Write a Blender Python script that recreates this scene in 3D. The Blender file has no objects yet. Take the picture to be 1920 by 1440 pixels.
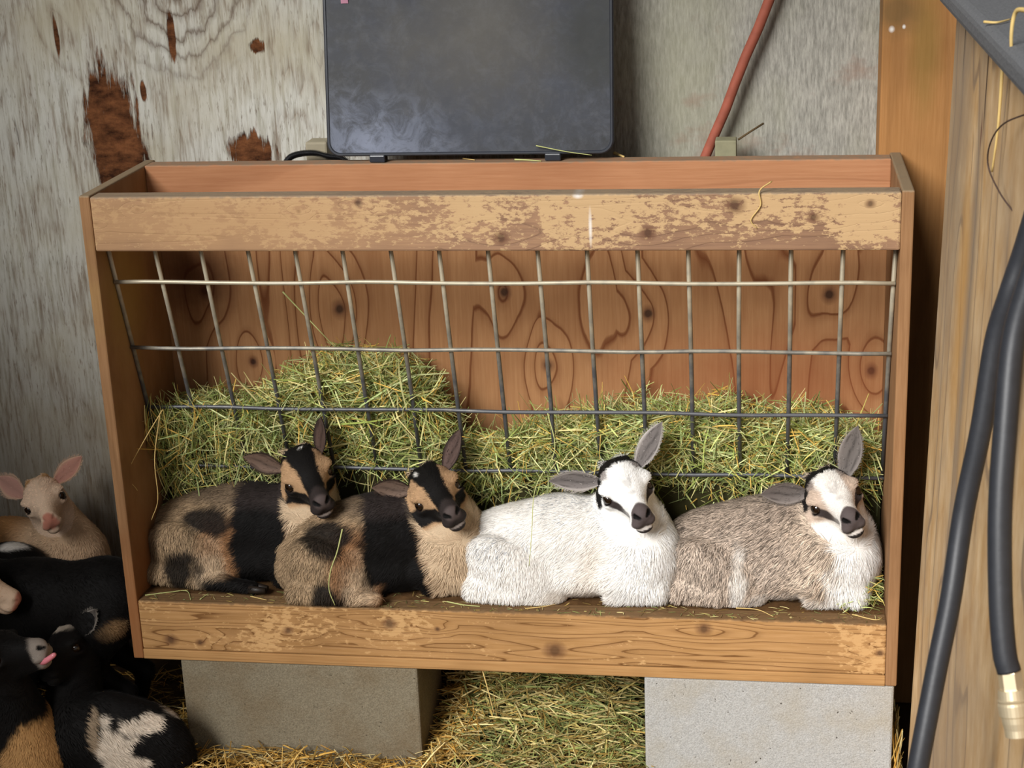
import bpy, bmesh, math, random
import numpy as np
from mathutils import Vector, Matrix

random.seed(7)
rng = np.random.default_rng(7)
sc = bpy.context.scene
COL = sc.collection

# ------------------------------------------------------------------ camera
F_PX = 3154.344
CAM = np.array([1.0586, -2.4183, 1.3024])
YAW, PITCH, ROLL = -0.1616, 0.3184, -0.0402
_cy, _sy, _cp, _sp = math.cos(YAW), math.sin(YAW), math.cos(PITCH), math.sin(PITCH)
FWD = np.array([_sy*_cp, _cy*_cp, -_sp])
_r0 = np.array([_cy, -_sy, 0.0]); _u0 = np.cross(_r0, FWD)
RIGHT = math.cos(ROLL)*_r0 + math.sin(ROLL)*_u0
UP = -math.sin(ROLL)*_r0 + math.cos(ROLL)*_u0
cd = bpy.data.cameras.new('camera')
cam = bpy.data.objects.new('camera', cd); COL.objects.link(cam)
cd.sensor_width = 36.0
cd.lens = F_PX/1920*36.0
cd.clip_start = 0.05
cd.dof.use_dof = True
cd.dof.focus_distance = 2.62
cd.dof.aperture_fstop = 16.0
m = Matrix.Identity(4)
for i in range(3):
    m[i][0] = RIGHT[i]; m[i][1] = UP[i]; m[i][2] = -FWD[i]; m[i][3] = CAM[i]
cam.matrix_world = m
sc.camera = cam

def ray(px, py): return FWD + (px-960)/F_PX*RIGHT + (720-py)/F_PX*UP
def at(px, py, Y):
    d = ray(px, py); return CAM + d*(Y-CAM[1])/d[1]
def atz(px, py, Z):
    d = ray(px, py); return CAM + d*(Z-CAM[2])/d[2]
def atx(px, py, X):
    d = ray(px, py); return CAM + d*(X-CAM[0])/d[0]

# ------------------------------------------------------------------ light
w = bpy.data.worlds.new('overcast_sky'); sc.world = w; w.use_nodes = True
bg = w.node_tree.nodes['Background']
bg.inputs[0].default_value = (0.93, 0.97, 1.0, 1); bg.inputs[1].default_value = 0.30
sd = bpy.data.lights.new('daylight', 'SUN'); sd.energy = 4.3; sd.angle = math.radians(30)
sd.color = (1.0, 0.985, 0.96)
so = bpy.data.objects.new('daylight', sd); COL.objects.link(so)
so.rotation_euler = Vector((0.42, 0.80, -0.56)).to_track_quat('-Z', 'Y').to_euler()
so.location = (0, -3, 3)
sc.view_settings.view_transform = 'Standard'; sc.view_settings.look = 'None'
sc.view_settings.gamma = 1; sc.view_settings.use_curve_mapping = False
sc.view_settings.exposure = 0.25

# ------------------------------------------------------------------ colour + material helpers
def lin(h):
    h = h.lstrip('#'); out = []
    for i in (0, 2, 4):
        c = int(h[i:i+2], 16)/255
        out.append(c/12.92 if c <= 0.04045 else ((c+0.055)/1.055)**2.4)
    return tuple(out)
def L4(h): return lin(h) + (1.0,)

class NT:
    def __init__(s, name, rough=0.8, spec=0.3):
        s.m = bpy.data.materials.new(name); s.m.use_nodes = True
        s.t = s.m.node_tree; s.b = s.t.nodes['Principled BSDF']
        s.b.inputs['Roughness'].default_value = rough
        s.b.inputs['Specular IOR Level'].default_value = spec
        s.geo = None
    def n(s, typ, **kw):
        nd = s.t.nodes.new(typ)
        for k, v in kw.items(): setattr(nd, k, v)
        return nd
    def l(s, a, b): s.t.links.new(a, b)
    def put(s, sock, v):
        if hasattr(v, 'is_output') or isinstance(v, bpy.types.NodeSocket): s.l(v, sock)
        elif isinstance(v, str): sock.default_value = L4(v)
        else: sock.default_value = v
    def pos(s):
        if s.geo is None: s.geo = s.n('ShaderNodeNewGeometry').outputs['Position']
        return s.geo
    def sc(s, v, scale, off=(0, 0, 0)):
        nd = s.n('ShaderNodeMapping'); s.l(v, nd.inputs[0])
        nd.inputs['Scale'].default_value = scale; nd.inputs['Location'].default_value = off
        return nd.outputs[0]
    def noise(s, v, scale=1, detail=3, rough=0.55, dist=0.0):
        nd = s.n('ShaderNodeTexNoise'); s.l(v, nd.inputs['Vector'])
        nd.inputs['Scale'].default_value = scale; nd.inputs['Detail'].default_value = detail
        nd.inputs['Roughness'].default_value = rough; nd.inputs['Distortion'].default_value = dist
        return nd.outputs[0]
    def math(s, op, a, b=None, c=None):
        nd = s.n('ShaderNodeMath', operation=op)
        for i, v in enumerate((a, b, c)):
            if v is not None: s.put(nd.inputs[i], v)
        return nd.outputs[0]
    def ramp(s, f, stops, interp='LINEAR'):
        nd = s.n('ShaderNodeValToRGB'); s.l(f, nd.inputs[0]); nd.color_ramp.interpolation = interp
        el = nd.color_ramp.elements
        while len(el) < len(stops): el.new(0.5)
        for e, (p, c) in zip(el, stops):
            e.position = p
            e.color = L4(c) if isinstance(c, str) else (c, c, c, 1)
        return nd.outputs[0]
    def mix(s, f, a, b, mode='MIX'):
        nd = s.n('ShaderNodeMix', data_type='RGBA', blend_type=mode)
        s.put(nd.inputs[0], f); s.put(nd.inputs[6], a); s.put(nd.inputs[7], b)
        return nd.outputs[2]
    def sep(s, v):
        nd = s.n('ShaderNodeSeparateXYZ'); s.l(v, nd.inputs[0]); return nd.outputs
    def comb(s, x, y, z):
        nd = s.n('ShaderNodeCombineXYZ')
        for i, v in enumerate((x, y, z)): s.put(nd.inputs[i], v)
        return nd.outputs[0]
    def blob(s, P, c, r, soft=0.25, warp=None, wamt=0.0):
        """1 inside an ellipsoid at c with radii r, ragged by the warp value"""
        nd = s.n('ShaderNodeVectorMath', operation='SUBTRACT'); s.l(P, nd.inputs[0]); nd.inputs[1].default_value = c
        n2 = s.n('ShaderNodeVectorMath', operation='DIVIDE'); s.l(nd.outputs[0], n2.inputs[0]); n2.inputs[1].default_value = r
        n3 = s.n('ShaderNodeVectorMath', operation='LENGTH'); s.l(n2.outputs[0], n3.inputs[0])
        d = n3.outputs['Value']
        if warp is not None: d = s.math('ADD', d, s.math('MULTIPLY', s.math('SUBTRACT', warp, 0.5), wamt))
        mr = s.n('ShaderNodeMapRange'); s.l(d, mr.inputs[0])
        mr.inputs[1].default_value = 1+soft; mr.inputs[2].default_value = 1-soft
        return mr.outputs[0]
    def color(s, c): s.put(s.b.inputs['Base Color'], c)
    def bump(s, h, strength=0.4, dist=0.002):
        nd = s.n('ShaderNodeBump'); nd.inputs['Strength'].default_value = strength
        nd.inputs['Distance'].default_value = dist
        s.l(h, nd.inputs['Height']); s.l(nd.outputs[0], s.b.inputs['Normal'])

def simple(name, col, rough=0.7, spec=0.3, metal=0.0, nscale=40, amt=0.25, bumpd=0.0005):
    t = NT(name, rough, spec); t.b.inputs['Metallic'].default_value = metal
    n = t.noise(t.pos(), nscale, 4)
    d = tuple(c*(1-amt) for c in lin(col)); u = tuple(min(1, c*(1+amt)) for c in lin(col))
    t.color(t.mix(n, d+(1,), u+(1,)))
    t.bump(n, 0.3, bumpd)
    return t.m

def wood(name, axis, base, dark, light, knots=(), top=None, rings=11.0, ring_scale=(2.2, 0.45), fine=True, line=0.5, rough=0.75, stains=(), peel=None, ringdark=None):
    """plank/plywood with contour grain; axis = grain direction ('x','y','z')"""
    t = NT(name, rough, 0.25); P = t.pos(); x, y, z = t.sep(P)
    if axis == 'x': a, b, c = z, x, y
    elif axis == 'z': a, b, c = x, z, y
    else: a, b, c = z, y, x
    # a across the grain, b along it
    G = t.comb(a, t.math('MULTIPLY', b, ring_scale[1]/ring_scale[0]), t.math('MULTIPLY', c, 0.6))
    f = t.noise(G, ring_scale[0], 2.0, 0.45, 0.3)
    wob = t.noise(t.comb(a, t.math('MULTIPLY', b, 0.3), c), 30, 3)
    f = t.math('ADD', t.math('MULTIPLY', f, rings), t.math('MULTIPLY', wob, 0.18))
    kmask = None
    for (kc, kr) in knots:
        kd = t.blob(P, kc, (kr*2.6, 0.4, kr*4.5) if axis == 'z' else (kr*5, 0.4, kr*2.6), 0.95)
        f = t.math('ADD', f, t.math('MULTIPLY', kd, 1.6))
    fr = t.math('FRACT', f)
    ring = t.ramp(fr, [(0.0, 0.15), (0.25, 0.0), (0.6, 0.06), (0.86, 0.35), (0.93, 1.0), (0.97, 0.8), (1.0, 0.15)])
    S = t.comb(t.math('MULTIPLY', a, 260), t.math('MULTIPLY', b, 9), t.math('MULTIPLY', c, 20))
    st = t.noise(S, 1.0, 4, 0.65)
    big = t.noise(P, 5, 3)
    col = t.mix(t.ramp(st, [(0.3, 0.0), (0.72, 1.0)]), base, light)
    col = t.mix(t.math('MULTIPLY', ring, line), col, ringdark or dark)
    col = t.mix(t.math('MULTIPLY', t.ramp(big, [(0.45, 0.0), (0.75, 1.0)]), 0.45), col, dark)
    if peel is not None:
        pc, thr, zlo, zhi = peel
        pn = t.noise(t.comb(t.math('MULTIPLY', x, 0.5), y, z), 120, 5, 0.72)
        pb = t.noise(P, 7, 3)
        pn = t.math('ADD', t.math('MULTIPLY', pn, 0.75), t.math('MULTIPLY', pb, 0.60))
        if zhi > 0:
            mr = t.n('ShaderNodeMapRange'); t.l(z, mr.inputs[0]); mr.inputs[1].default_value = zlo; mr.inputs[2].default_value = zlo+.035; mr.inputs[3].default_value = -.05; mr.inputs[4].default_value = .03
            pn = t.math('ADD', pn, mr.outputs[0])
        col = t.mix(t.ramp(pn, [(thr-0.03, 0.0), (thr+0.02, 1.0)]), col, pc)
    wn = t.noise(P, 60, 3)
    for (kc, kr) in knots:
        k = t.blob(P, kc, (kr*1.0, 0.3, kr*1.25) if axis == 'z' else (kr*1.25, 0.3, kr), 0.35, wn, 0.5)
        col = t.mix(t.math('MULTIPLY', k, 0.6), col, '#553222')
        k = t.blob(P, kc, (kr*0.55, 0.3, kr*0.6), 0.3, wn, 0.7)
        col = t.mix(t.math('MULTIPLY', k, 0.75 if axis == 'z' else 0.45), col, '#24130d')
    for (c0, r0, colr, am) in stains:
        k = t.blob(P, c0, r0, 0.6, t.noise(P, 18, 4), 1.2)
        col = t.mix(t.math('MULTIPLY', k, am), col, colr)
    if top is not None:
        tn = t.math('ADD', z, t.math('MULTIPLY', t.noise(P, 90, 4), 0.006))
        mr = t.n('ShaderNodeMapRange'); t.l(tn, mr.inputs[0]); mr.inputs[1].default_value = top[0]; mr.inputs[2].default_value = top[0]+.003
        col = t.mix(t.math('MULTIPLY', mr.outputs[0], .8), col, top[1])
    t.color(col)
    hh = t.math('SUBTRACT', t.math('MULTIPLY', st, 0.5), t.math('MULTIPLY', ring, 0.6))
    t.bump(hh, 0.45, 0.0012)
    return t.m

# ------------------------------------------------------------------ mesh helpers
def link(o, parent=None):
    COL.objects.link(o)
    if parent is not None: o.parent = parent
    return o
def empty(name, loc, label, cat, group=None):
    o = bpy.data.objects.new(name, None); o.empty_display_size = 0.05
    o.location = loc; COL.objects.link(o); return tag(o, label, cat, group)
def tag(o, label=None, cat=None, group=None, kind=None):
    if label: o['label'] = label
    if cat: o['category'] = cat
    if group: o['group'] = group
    if kind: o['kind'] = kind
    return o
def offset(p):
    off = Vector((0, 0, 0))
    while p is not None: off += p.location; p = p.parent
    return off
def fast(name, V, quads=None, tris=None, mat=None, parent=None, col=None, smooth=True):
    """V is in world coordinates"""
    V = np.asarray(V, np.float32) - np.asarray(offset(parent), np.float32)
    q = np.zeros((0, 4), np.int32) if quads is None else np.asarray(quads, np.int32).reshape(-1, 4)
    t = np.zeros((0, 3), np.int32) if tris is None else np.asarray(tris, np.int32).reshape(-1, 3)
    me = bpy.data.meshes.new(name)
    me.vertices.add(len(V)); me.vertices.foreach_set('co', V.ravel())
    loops = np.concatenate([q.ravel(), t.ravel()]).astype(np.int32)
    me.loops.add(len(loops)); me.loops.foreach_set('vertex_index', loops)
    npol = len(q)+len(t); me.polygons.add(npol)
    start = np.concatenate([np.arange(len(q))*4, len(q)*4+np.arange(len(t))*3]).astype(np.int32)
    me.polygons.foreach_set('loop_start', start)
    me.polygons.foreach_set('use_smooth', np.full(npol, smooth))
    me.update(calc_edges=True)
    if col is not None:
        ca = me.color_attributes.new('coat', 'FLOAT_COLOR', 'POINT')
        c4 = np.ones((len(V), 4), np.float32); c4[:, :3] = col
        ca.data.foreach_set('color', c4.ravel())
    if mat: me.materials.append(mat)
    return link(bpy.data.objects.new(name, me), parent)
def bm_obj(name, bm, mat, parent=None, smooth=False):
    """bm is in world coordinates"""
    off = offset(parent)
    me = bpy.data.meshes.new(name)
    bmesh.ops.recalc_face_normals(bm, faces=bm.faces)
    bmesh.ops.translate(bm, verts=bm.verts, vec=-off)
    bm.to_mesh(me); bm.free()
    if smooth: me.polygons.foreach_set('use_smooth', [True]*len(me.polygons))
    if mat: me.materials.append(mat)
    o = bpy.data.objects.new(name, me); return link(o, parent)
def box(bm, lo, hi, bev=0.0, seg=2):
    r = bmesh.ops.create_cube(bm, size=1)
    vs = r['verts']
    for v in vs:
        v.co = Vector([lo[i] if v.co[i] < 0 else hi[i] for i in range(3)])
    if bev > 0:
        es = list({e for v in vs for e in v.link_edges})
        bmesh.ops.bevel(bm, geom=es, offset=bev, segments=seg, profile=0.5, affect='EDGES')
def boxobj(name, lo, hi, mat, parent=None, bev=0.002):
    bm = bmesh.new(); box(bm, lo, hi, bev); return bm_obj(name, bm, mat, parent)
def catmull(pts, n=8):
    pts = [np.asarray(p, float) for p in pts]; out = []
    P = [2*pts[0]-pts[1]] + pts + [2*pts[-1]-pts[-2]]
    for i in range(1, len(P)-2):
        a, b, c, d = P[i-1:i+3]
        for k in range(n):
            t = k/n
            out.append(0.5*(2*b+(c-a)*t+(2*a-5*b+4*c-d)*t*t+(3*b-a-3*c+d)*t**3))
    out.append(pts[-1]); return out
def tube(bm, pts, rad, seg=8, cap=True):
    pts = [Vector(p) for p in pts]; rings = []
    prev = None
    for i, p in enumerate(pts):
        d = (pts[min(i+1, len(pts)-1)] - pts[max(i-1, 0)]).normalized()
        ref = prev if prev is not None else (Vector((0, 0, 1)) if abs(d.z) < 0.9 else Vector((1, 0, 0)))
        s = d.cross(ref)
        if s.length < 1e-5: s = d.cross(Vector((0, 1, 0)))
        s.normalize(); u = s.cross(d).normalized(); prev = u
        r = rad(i/(len(pts)-1)) if callable(rad) else rad
        rings.append([bm.verts.new(p + s*math.cos(2*math.pi*k/seg)*r + u*math.sin(2*math.pi*k/seg)*r) for k in range(seg)])
    for a, b in zip(rings, rings[1:]):
        for k in range(seg): bm.faces.new((a[k], a[(k+1) % seg], b[(k+1) % seg], b[k]))
    if cap: bm.faces.new(rings[0][::-1]); bm.faces.new(rings[-1])
def tubeobj(name, pts, rad, mat, parent=None, seg=8):
    bm = bmesh.new(); tube(bm, pts, rad, seg); return bm_obj(name, bm, mat, parent, True)
def lathe(bm, a, d, prof, seg=24):
    """prof = [(distance along d, radius)]"""
    a = Vector(a); d = Vector(d).normalized(); s = d.orthogonal().normalized(); u = d.cross(s); rings = []
    for t, r in prof:
        rings.append([bm.verts.new(a+d*t+(s*math.cos(2*math.pi*k/seg)+u*math.sin(2*math.pi*k/seg))*r) for k in range(seg)])
    for p, q in zip(rings, rings[1:]):
        for k in range(seg): bm.faces.new((p[k], p[(k+1) % seg], q[(k+1) % seg], q[k]))
    bm.faces.new(rings[0][::-1]); bm.faces.new(rings[-1])

# vectorised value noise
def _hash(i, j, k, seed):
    h = (i*374761393 + j*668265263 + k*2147483647 + seed*974634777) & 0xffffffff
    h = ((h ^ (h >> 13))*1274126177) & 0xffffffff
    h = (h ^ (h >> 16)) & 0xffff
    return h/32767.5 - 1.0
def vn(p, s, seed=0):
    q = np.asarray(p, float)*s; i = np.floor(q).astype(np.int64); f = q-i; f = f*f*(3-2*f)
    r = 0
    for a in (0, 1):
        for b in (0, 1):
            for c in (0, 1):
                wgt = (f[:, 0] if a else 1-f[:, 0])*(f[:, 1] if b else 1-f[:, 1])*(f[:, 2] if c else 1-f[:, 2])
                r = r + wgt*_hash(i[:, 0]+a, i[:, 1]+b, i[:, 2]+c, seed)
    return r
def unit(v):
    v = np.asarray(v, float); return v/np.maximum(np.linalg.norm(v, axis=-1, keepdims=True), 1e-9)
def sstep(x, a, b):
    t = np.clip((x-a)/(b-a), 0, 1); return t*t*(3-2*t)

Z0 = -0.194          # ground
SILL = 0.107         # top of the trough sill
W = 1.257; H = 0.792; D = 0.276

# ------------------------------------------------------------------ setting
def weathered():
    t = NT('weathered_plywood', 0.9, 0.15); P = t.pos(); x, y, z = t.sep(P)
    # cathedral figure hung below a point near the top
    G = t.comb(x, t.math('MULTIPLY', z, 0.35), y)
    f = t.noise(G, 5.0, 3, 0.6, 0.4)
    f = t.math('ADD', t.math('MULTIPLY', f, 8.0), t.math('MULTIPLY', t.noise(t.comb(t.math('MULTIPLY', x, 110), y, t.math('MULTIPLY', z, 14)), 1, 3), 0.55))
    fig = t.ramp(t.math('FRACT', f), [(0.0, 0.5), (0.35, 0.0), (0.6, 0.2), (0.9, 0.9), (1.0, 0.5)])
    st = t.noise(t.comb(t.math('MULTIPLY', x, 190), t.math('MULTIPLY', y, 30), t.math('MULTIPLY', z, 16)), 1, 4, 0.6)
    st2 = t.noise(t.comb(t.math('MULTIPLY', x, 60), t.math('MULTIPLY', y, 30), t.math('MULTIPLY', z, 7)), 1, 5, 0.7)
    big = t.noise(P, 4, 4)
    fs = t.noise(t.comb(t.math('MULTIPLY', x, 330), t.math('MULTIPLY', y, 30), t.math('MULTIPLY', z, 48)), 1, 3, 0.6)
    col = t.mix(t.ramp(st, [(0.32, 0.0), (0.55, 1.0)]), '#aaa799', '#cac9c0')
    col = t.mix(t.ramp(fs, [(0.30, 0.75), (0.42, 0.0)]), col, '#74675a')
    col = t.mix(t.ramp(big, [(0.46, 0.0), (0.68, 0.8)]), col, '#b3ab94')
    col = t.mix(t.ramp(st2, [(0.60, 0.0), (0.74, 0.7)]), col, '#7d6650')
    fx = t.math('MULTIPLY', t.math('MULTIPLY', fig, 0.75), t.ramp(st, [(0.35, 1.0), (0.6, 0.2)]))
    col = t.mix(fx, col, '#776353')
    vc = t.n('ShaderNodeVectorMath', operation='SUBTRACT'); t.l(P, vc.inputs[0]); vc.inputs[1].default_value = tuple(at(325, -70, 0.385))
    vs_ = t.n('ShaderNodeVectorMath', operation='MULTIPLY'); t.l(vc.outputs[0], vs_.inputs[0]); vs_.inputs[1].default_value = (1.0, 0.0, 0.72)
    vl = t.n('ShaderNodeVectorMath', operation='LENGTH'); t.l(vs_.outputs[0], vl.inputs[0]); dd = vl.outputs['Value']
    dj = t.math('ADD', t.math('MULTIPLY', dd, 38), t.math('ADD', t.math('MULTIPLY', t.noise(P, 14, 3), 2.2), t.math('MULTIPLY', st2, 1.1)))
    rr = t.ramp(t.math('FRACT', dj), [(0.0, 0.5), (0.3, 0.0), (0.7, 0.15), (0.92, 1.0), (1.0, 0.5)])
    rr = t.math('MULTIPLY', rr, t.ramp(dd, [(0.10, 0.8), (0.17, 0.0)]))
    col = t.mix(rr, col, '#5c4a3c')
    crack = t.ramp(t.noise(t.comb(t.math('MULTIPLY', x, 95), 0.0, t.math('MULTIPLY', z, 3.2)), 1, 2), [(0.22, 1.0), (0.26, 0.0)])
    col = t.mix(crack, col, '#3a2c22')
    warp = t.noise(t.comb(t.math('MULTIPLY', x, 80), 0.0, t.math('MULTIPLY', z, 10)), 1, 5, 0.65)
    rust = t.mix(t.ramp(t.noise(t.comb(t.math('MULTIPLY', x, 22), 0, t.math('MULTIPLY', z, 42)), 1, 5, 0.7), [(0.36, 0.0), (0.64, 1.0)]), '#321a0d', '#7d4f30')
    pits = None
    def px(x0, y0, x1, y1, wa=2.2):
        a = at((x0+x1)/2, (y0+y1)/2, 0.4); b = at(x0, y0, 0.4); c = at(x1, y1, 0.4)
        return t.blob(P, tuple(a), (abs(c[0]-b[0])/2, 1.0, abs(c[2]-b[2])/2), 0.12, warp, wa)
    for r in [(160, 140, 292, 400), (165, 110, 225, 330), (430, 248, 520, 320), (25, -40, 37, 52), (104, 35, 122, 110), (314, 10, 338, 115), (266, 150, 282, 190), (470, 70, 500, 100)]:
        k = px(*r); pits = k if pits is None else t.math('MAXIMUM', pits, k)
    col = t.mix(pits, col, rust)
    grime_shade = t.ramp(t.math('ADD', z, t.math('MULTIPLY', big, 0.25)), [(0.35, 1.0), (0.75, 0.0)])  # browner low down: dirt, with the corner's shade painted in
    col = t.mix(t.math('MULTIPLY', grime_shade, 0.6), col, '#62533f')
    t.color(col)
    h = t.math('SUBTRACT', t.math('ADD', t.math('MULTIPLY', st, 0.5), t.math('MULTIPLY', st2, 0.4)), t.math('ADD', t.math('MULTIPLY', fig, 0.8), t.math('ADD', t.math('MULTIPLY', pits, 1.2), crack)))
    t.bump(h, 0.6, 0.003)
    return t.m
def greyply():
    t = NT('grey_plywood', 0.9, 0.15); P = t.pos(); x, y, z = t.sep(P)
    st = t.noise(t.comb(t.math('MULTIPLY', x, 300), t.math('MULTIPLY', y, 30), t.math('MULTIPLY', z, 48)), 1, 4, 0.65)
    big = t.noise(t.comb(x, y, t.math('MULTIPLY', z, 0.6)), 6, 4)
    col = t.mix(t.ramp(st, [(0.3, 0.0), (0.7, 1.0)]), '#7f7d75', '#b2afa5')
    col = t.mix(t.ramp(big, [(0.45, 0.0), (0.7, 0.6)]), col, '#9b9a82')
    red = t.noise(t.comb(t.math('MULTIPLY', x, 9), y, t.math('MULTIPLY', z, 14)), 1, 4, 0.65)
    col = t.mix(t.ramp(red, [(0.58, 0.0), (0.72, 0.45)]), col, '#8c6a58')
    t.color(col); t.bump(st, 0.5, 0.0015); return t.m

YW = 0.385
xs = at(1148, 100, YW)[0] - 0.12
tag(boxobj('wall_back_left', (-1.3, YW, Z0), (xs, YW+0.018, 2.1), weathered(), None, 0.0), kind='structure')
tag(boxobj('wall_back_right', (xs, YW+0.001, Z0), (1.62, YW+0.02, 2.1), greyply(), None, 0.0), kind='structure')

MP = wood('stained_post_wood', 'z', '#a0703f', '#6f4a26', '#b07f4d', rings=6, ring_scale=(6, 0.3), line=0.25,
          stains=[(tuple(at(1735, 90, .3)), (.02, .2, .09), '#6f6327', .4), (tuple(at(1680, 20, .3)), (.03, .2, .03), '#5a4c2e', .6), (tuple(at(1672, 55, .3)), (.0035, .2, .004), '#e4e0da', .9), (tuple(at(1695, 50, .3)), (.002, .2, .0025), '#e4e0da', .9)])
x0, x1 = at(1653, 100, 0.30)[0], at(1764, 100, 0.30)[0]
tag(boxobj('trim_1', (x0, 0.30, Z0), (x1+.03, YW-.001, 2.1), MP, None, 0.003), kind='structure')

MG = simple('packed_dirt', '#4a3a28', 0.95, 0.1, nscale=30, amt=0.5, bumpd=0.01)
tag(boxobj('floor', (-1.3, -3.6, Z0-0.05), (2.2, YW+.02, Z0), MG, None, 0), kind='structure')

# right-hand board wall, seen raking, its far edge beside the feeder
MR = wood('raw_grey_board', 'z', '#bb935f', '#9c8b79', '#dcc097', rings=9, ring_scale=(6.0, 1.0), line=0.8, ringdark='#7b6754',
          stains=[((1.29, -.1, .9), (.5, .13, .35), '#8d7d6a', .75), ((1.29, -.35, .6), (.5, .04, .5), '#85786a', .7), (tuple(atx(1800, 560, 1.295)), (.5, .05, .14), '#c2924f', .6), (tuple(atx(1790, 1000, 1.29)), (.5, .03, .2), '#c59a5c', .5), ((1.29, -.5, .0), (.5, .3, .3), '#a08a72', .6), (tuple(atx(1838, 150, 1.296)), (.5, .0045, .055), '#2b1a14', .95), (tuple(atx(1830, 250, 1.296)), (.5, .006, .02), '#5d3226', .8), (tuple(atx(1800, 60, 1.297)), (.5, .004, .045), '#20150f', .95), (tuple(atx(1815, 300, 1.296)), (.5, .003, .03), '#5a4436', .7)])
bm = bmesh.new()
a_t, a_b = atx(1766, 60, 1.30), at(1700, 1440, -0.02)
xt, xb = 1.299, 1.278
def wx(z): return xb + (xt-xb)*(z+0.15)/(0.95)
vs = []
for (yy, th) in ((0.0, 0), (-1.75, 0)):
    for zz in (Z0, 1.062):
        vs.append(bm.verts.new((wx(zz), yy, zz))); vs.append(bm.verts.new((wx(zz)+0.035, yy, zz)))
bm.faces.new((vs[0], vs[2], vs[6], vs[4])); bm.faces.new((vs[1], vs[3], vs[7], vs[5]))
bm.faces.new((vs[0], vs[2], vs[3], vs[1])); bm.faces.new((vs[4], vs[6], vs[7], vs[5]))
bm.faces.new((vs[2], vs[3], vs[7], vs[6])); bm.faces.new((vs[0], vs[1], vs[5], vs[4]))
tag(bm_obj('wall_right', bm, MR), kind='structure')

MS2 = simple('dark_shade_board', '#4a3a2a', 0.9, 0.1)
tag(boxobj('shade_board_right', (1.385, -.03, Z0), (1.405, YW, 1.98), MS2, None, 0), kind='structure')  # added unseen board, keeps sky light out of the gap by the post
# unseen: a wall added to shade the left corner, and the shed roof
MS = simple('barn_board', '#6d5a45', 0.9, 0.1)
tag(boxobj('shade_wall_left', (-0.96, -2.2, Z0), (-0.93, YW, 1.72), MS, None, 0), kind='structure')
tag(boxobj('ceiling', (-1.3, -0.9, 1.98), (2.2, YW+.02, 2.02), MS, None, 0), kind='structure')

# ------------------------------------------------------------------ hay feeder
def kp(lst, Y): return [(tuple(at(x, y, Y)), r) for x, y, r in lst]
M_back = wood('plywood_red_knots', 'z', '#a3744c', '#7d4f2e', '#b4865c', kp([(637, 580, .013), (945, 548, .011), (1215, 588, .011), (385, 545, .012), (1555, 552, .012), (1027, 685, .010), (475, 678, .008), (1633, 695, .010)], D),
              rings=9, ring_scale=(6.5, 1.1), line=0.95, ringdark='#693819',
              stains=[(tuple(at(360, 520, D)), (.06, .2, .06), '#4a2410', .8), (tuple(at(1430, 720, D)), (.2, .2, .08), '#8a4a2a', .5)])
M_rear = wood('rear_rail_wood', 'x', '#a87450', '#875436', '#b7845f', rings=5, ring_scale=(7, .5), line=0.35, top=(H-.0025+.003, '#837461'))
M_front = wood('weathered_varnished_rail', 'x', '#8a6a54', '#604638', '#a17e60', kp([(1215, 437, .010), (1377, 385, .012), (940, 447, .010), (1525, 407, .007), (1632, 382, .006), (258, 393, .003), (180, 420, .003), (560, 397, .003), (670, 380, .004)], 0.0),
               rings=9, ring_scale=(16, .7), line=0.5, peel=('#b99a72', 0.715, .70, .79), stains=[((.16, 0, .75), (.30, .1, .06), '#a9855f', .75), (tuple(at(1107, 428, 0)), (.0022, .1, .022), '#dcd6cf', .85), (tuple(at(1083, 366, 0)), (.006, .1, .004), '#e4e0da', .9), (tuple(at(672, 380, 0)), (.005, .1, .006), '#4a342c', .7)], top=(H-.0055+.003, '#7d6f5e'))
M_sill = wood('worn_sill_board', 'x', '#a67c4b', '#785530', '#bd9262', kp([(320, 1200, .010), (375, 1205, .006), (540, 1183, .007), (1040, 1220, .014), (730, 1170, .010), (1320, 1180, .010), (1650, 1225, .006), (820, 1180, .004)], 0.0),
              rings=15, ring_scale=(19, .40), line=0.95, ringdark='#6d4722', peel=('#c39a68', 0.765, 0, 0), top=(SILL-.0035+.003, '#5f4a33'))
M_edge = wood('plywood_edge', 'x', '#a87c4c', '#74512c', '#bb915f', rings=14, ring_scale=(40, .2), line=0.6)
M_side = wood('side_plywood', 'z', '#876240', '#5e4128', '#9c7652', rings=7, ring_scale=(5, .7), line=0.35, top=(H-.0035+.003, '#857760'),
              stains=[((0.01, .05, .05), (.1, .1, .15), '#8c5226', .6), ((0.01, .1, .62), (.1, .08, .1), '#a58a4c', .6)])
M_dirt = simple('trodden_bedding', '#5a4128', 0.95, 0.1, nscale=90, amt=0.55, bumpd=0.004)
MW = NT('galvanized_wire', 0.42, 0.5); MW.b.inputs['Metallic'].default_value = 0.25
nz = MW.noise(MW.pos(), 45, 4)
_z = MW.sep(MW.pos())[2]  # light from above put into the wire colour: paler high, darker low
MW.color(MW.mix(MW.ramp(MW.math('ADD', _z, MW.math('MULTIPLY', nz, .3)), [(0.58, 0.0), (0.80, 1.0)]), '#56575a', '#b3a992')); MW = MW.m

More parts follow.
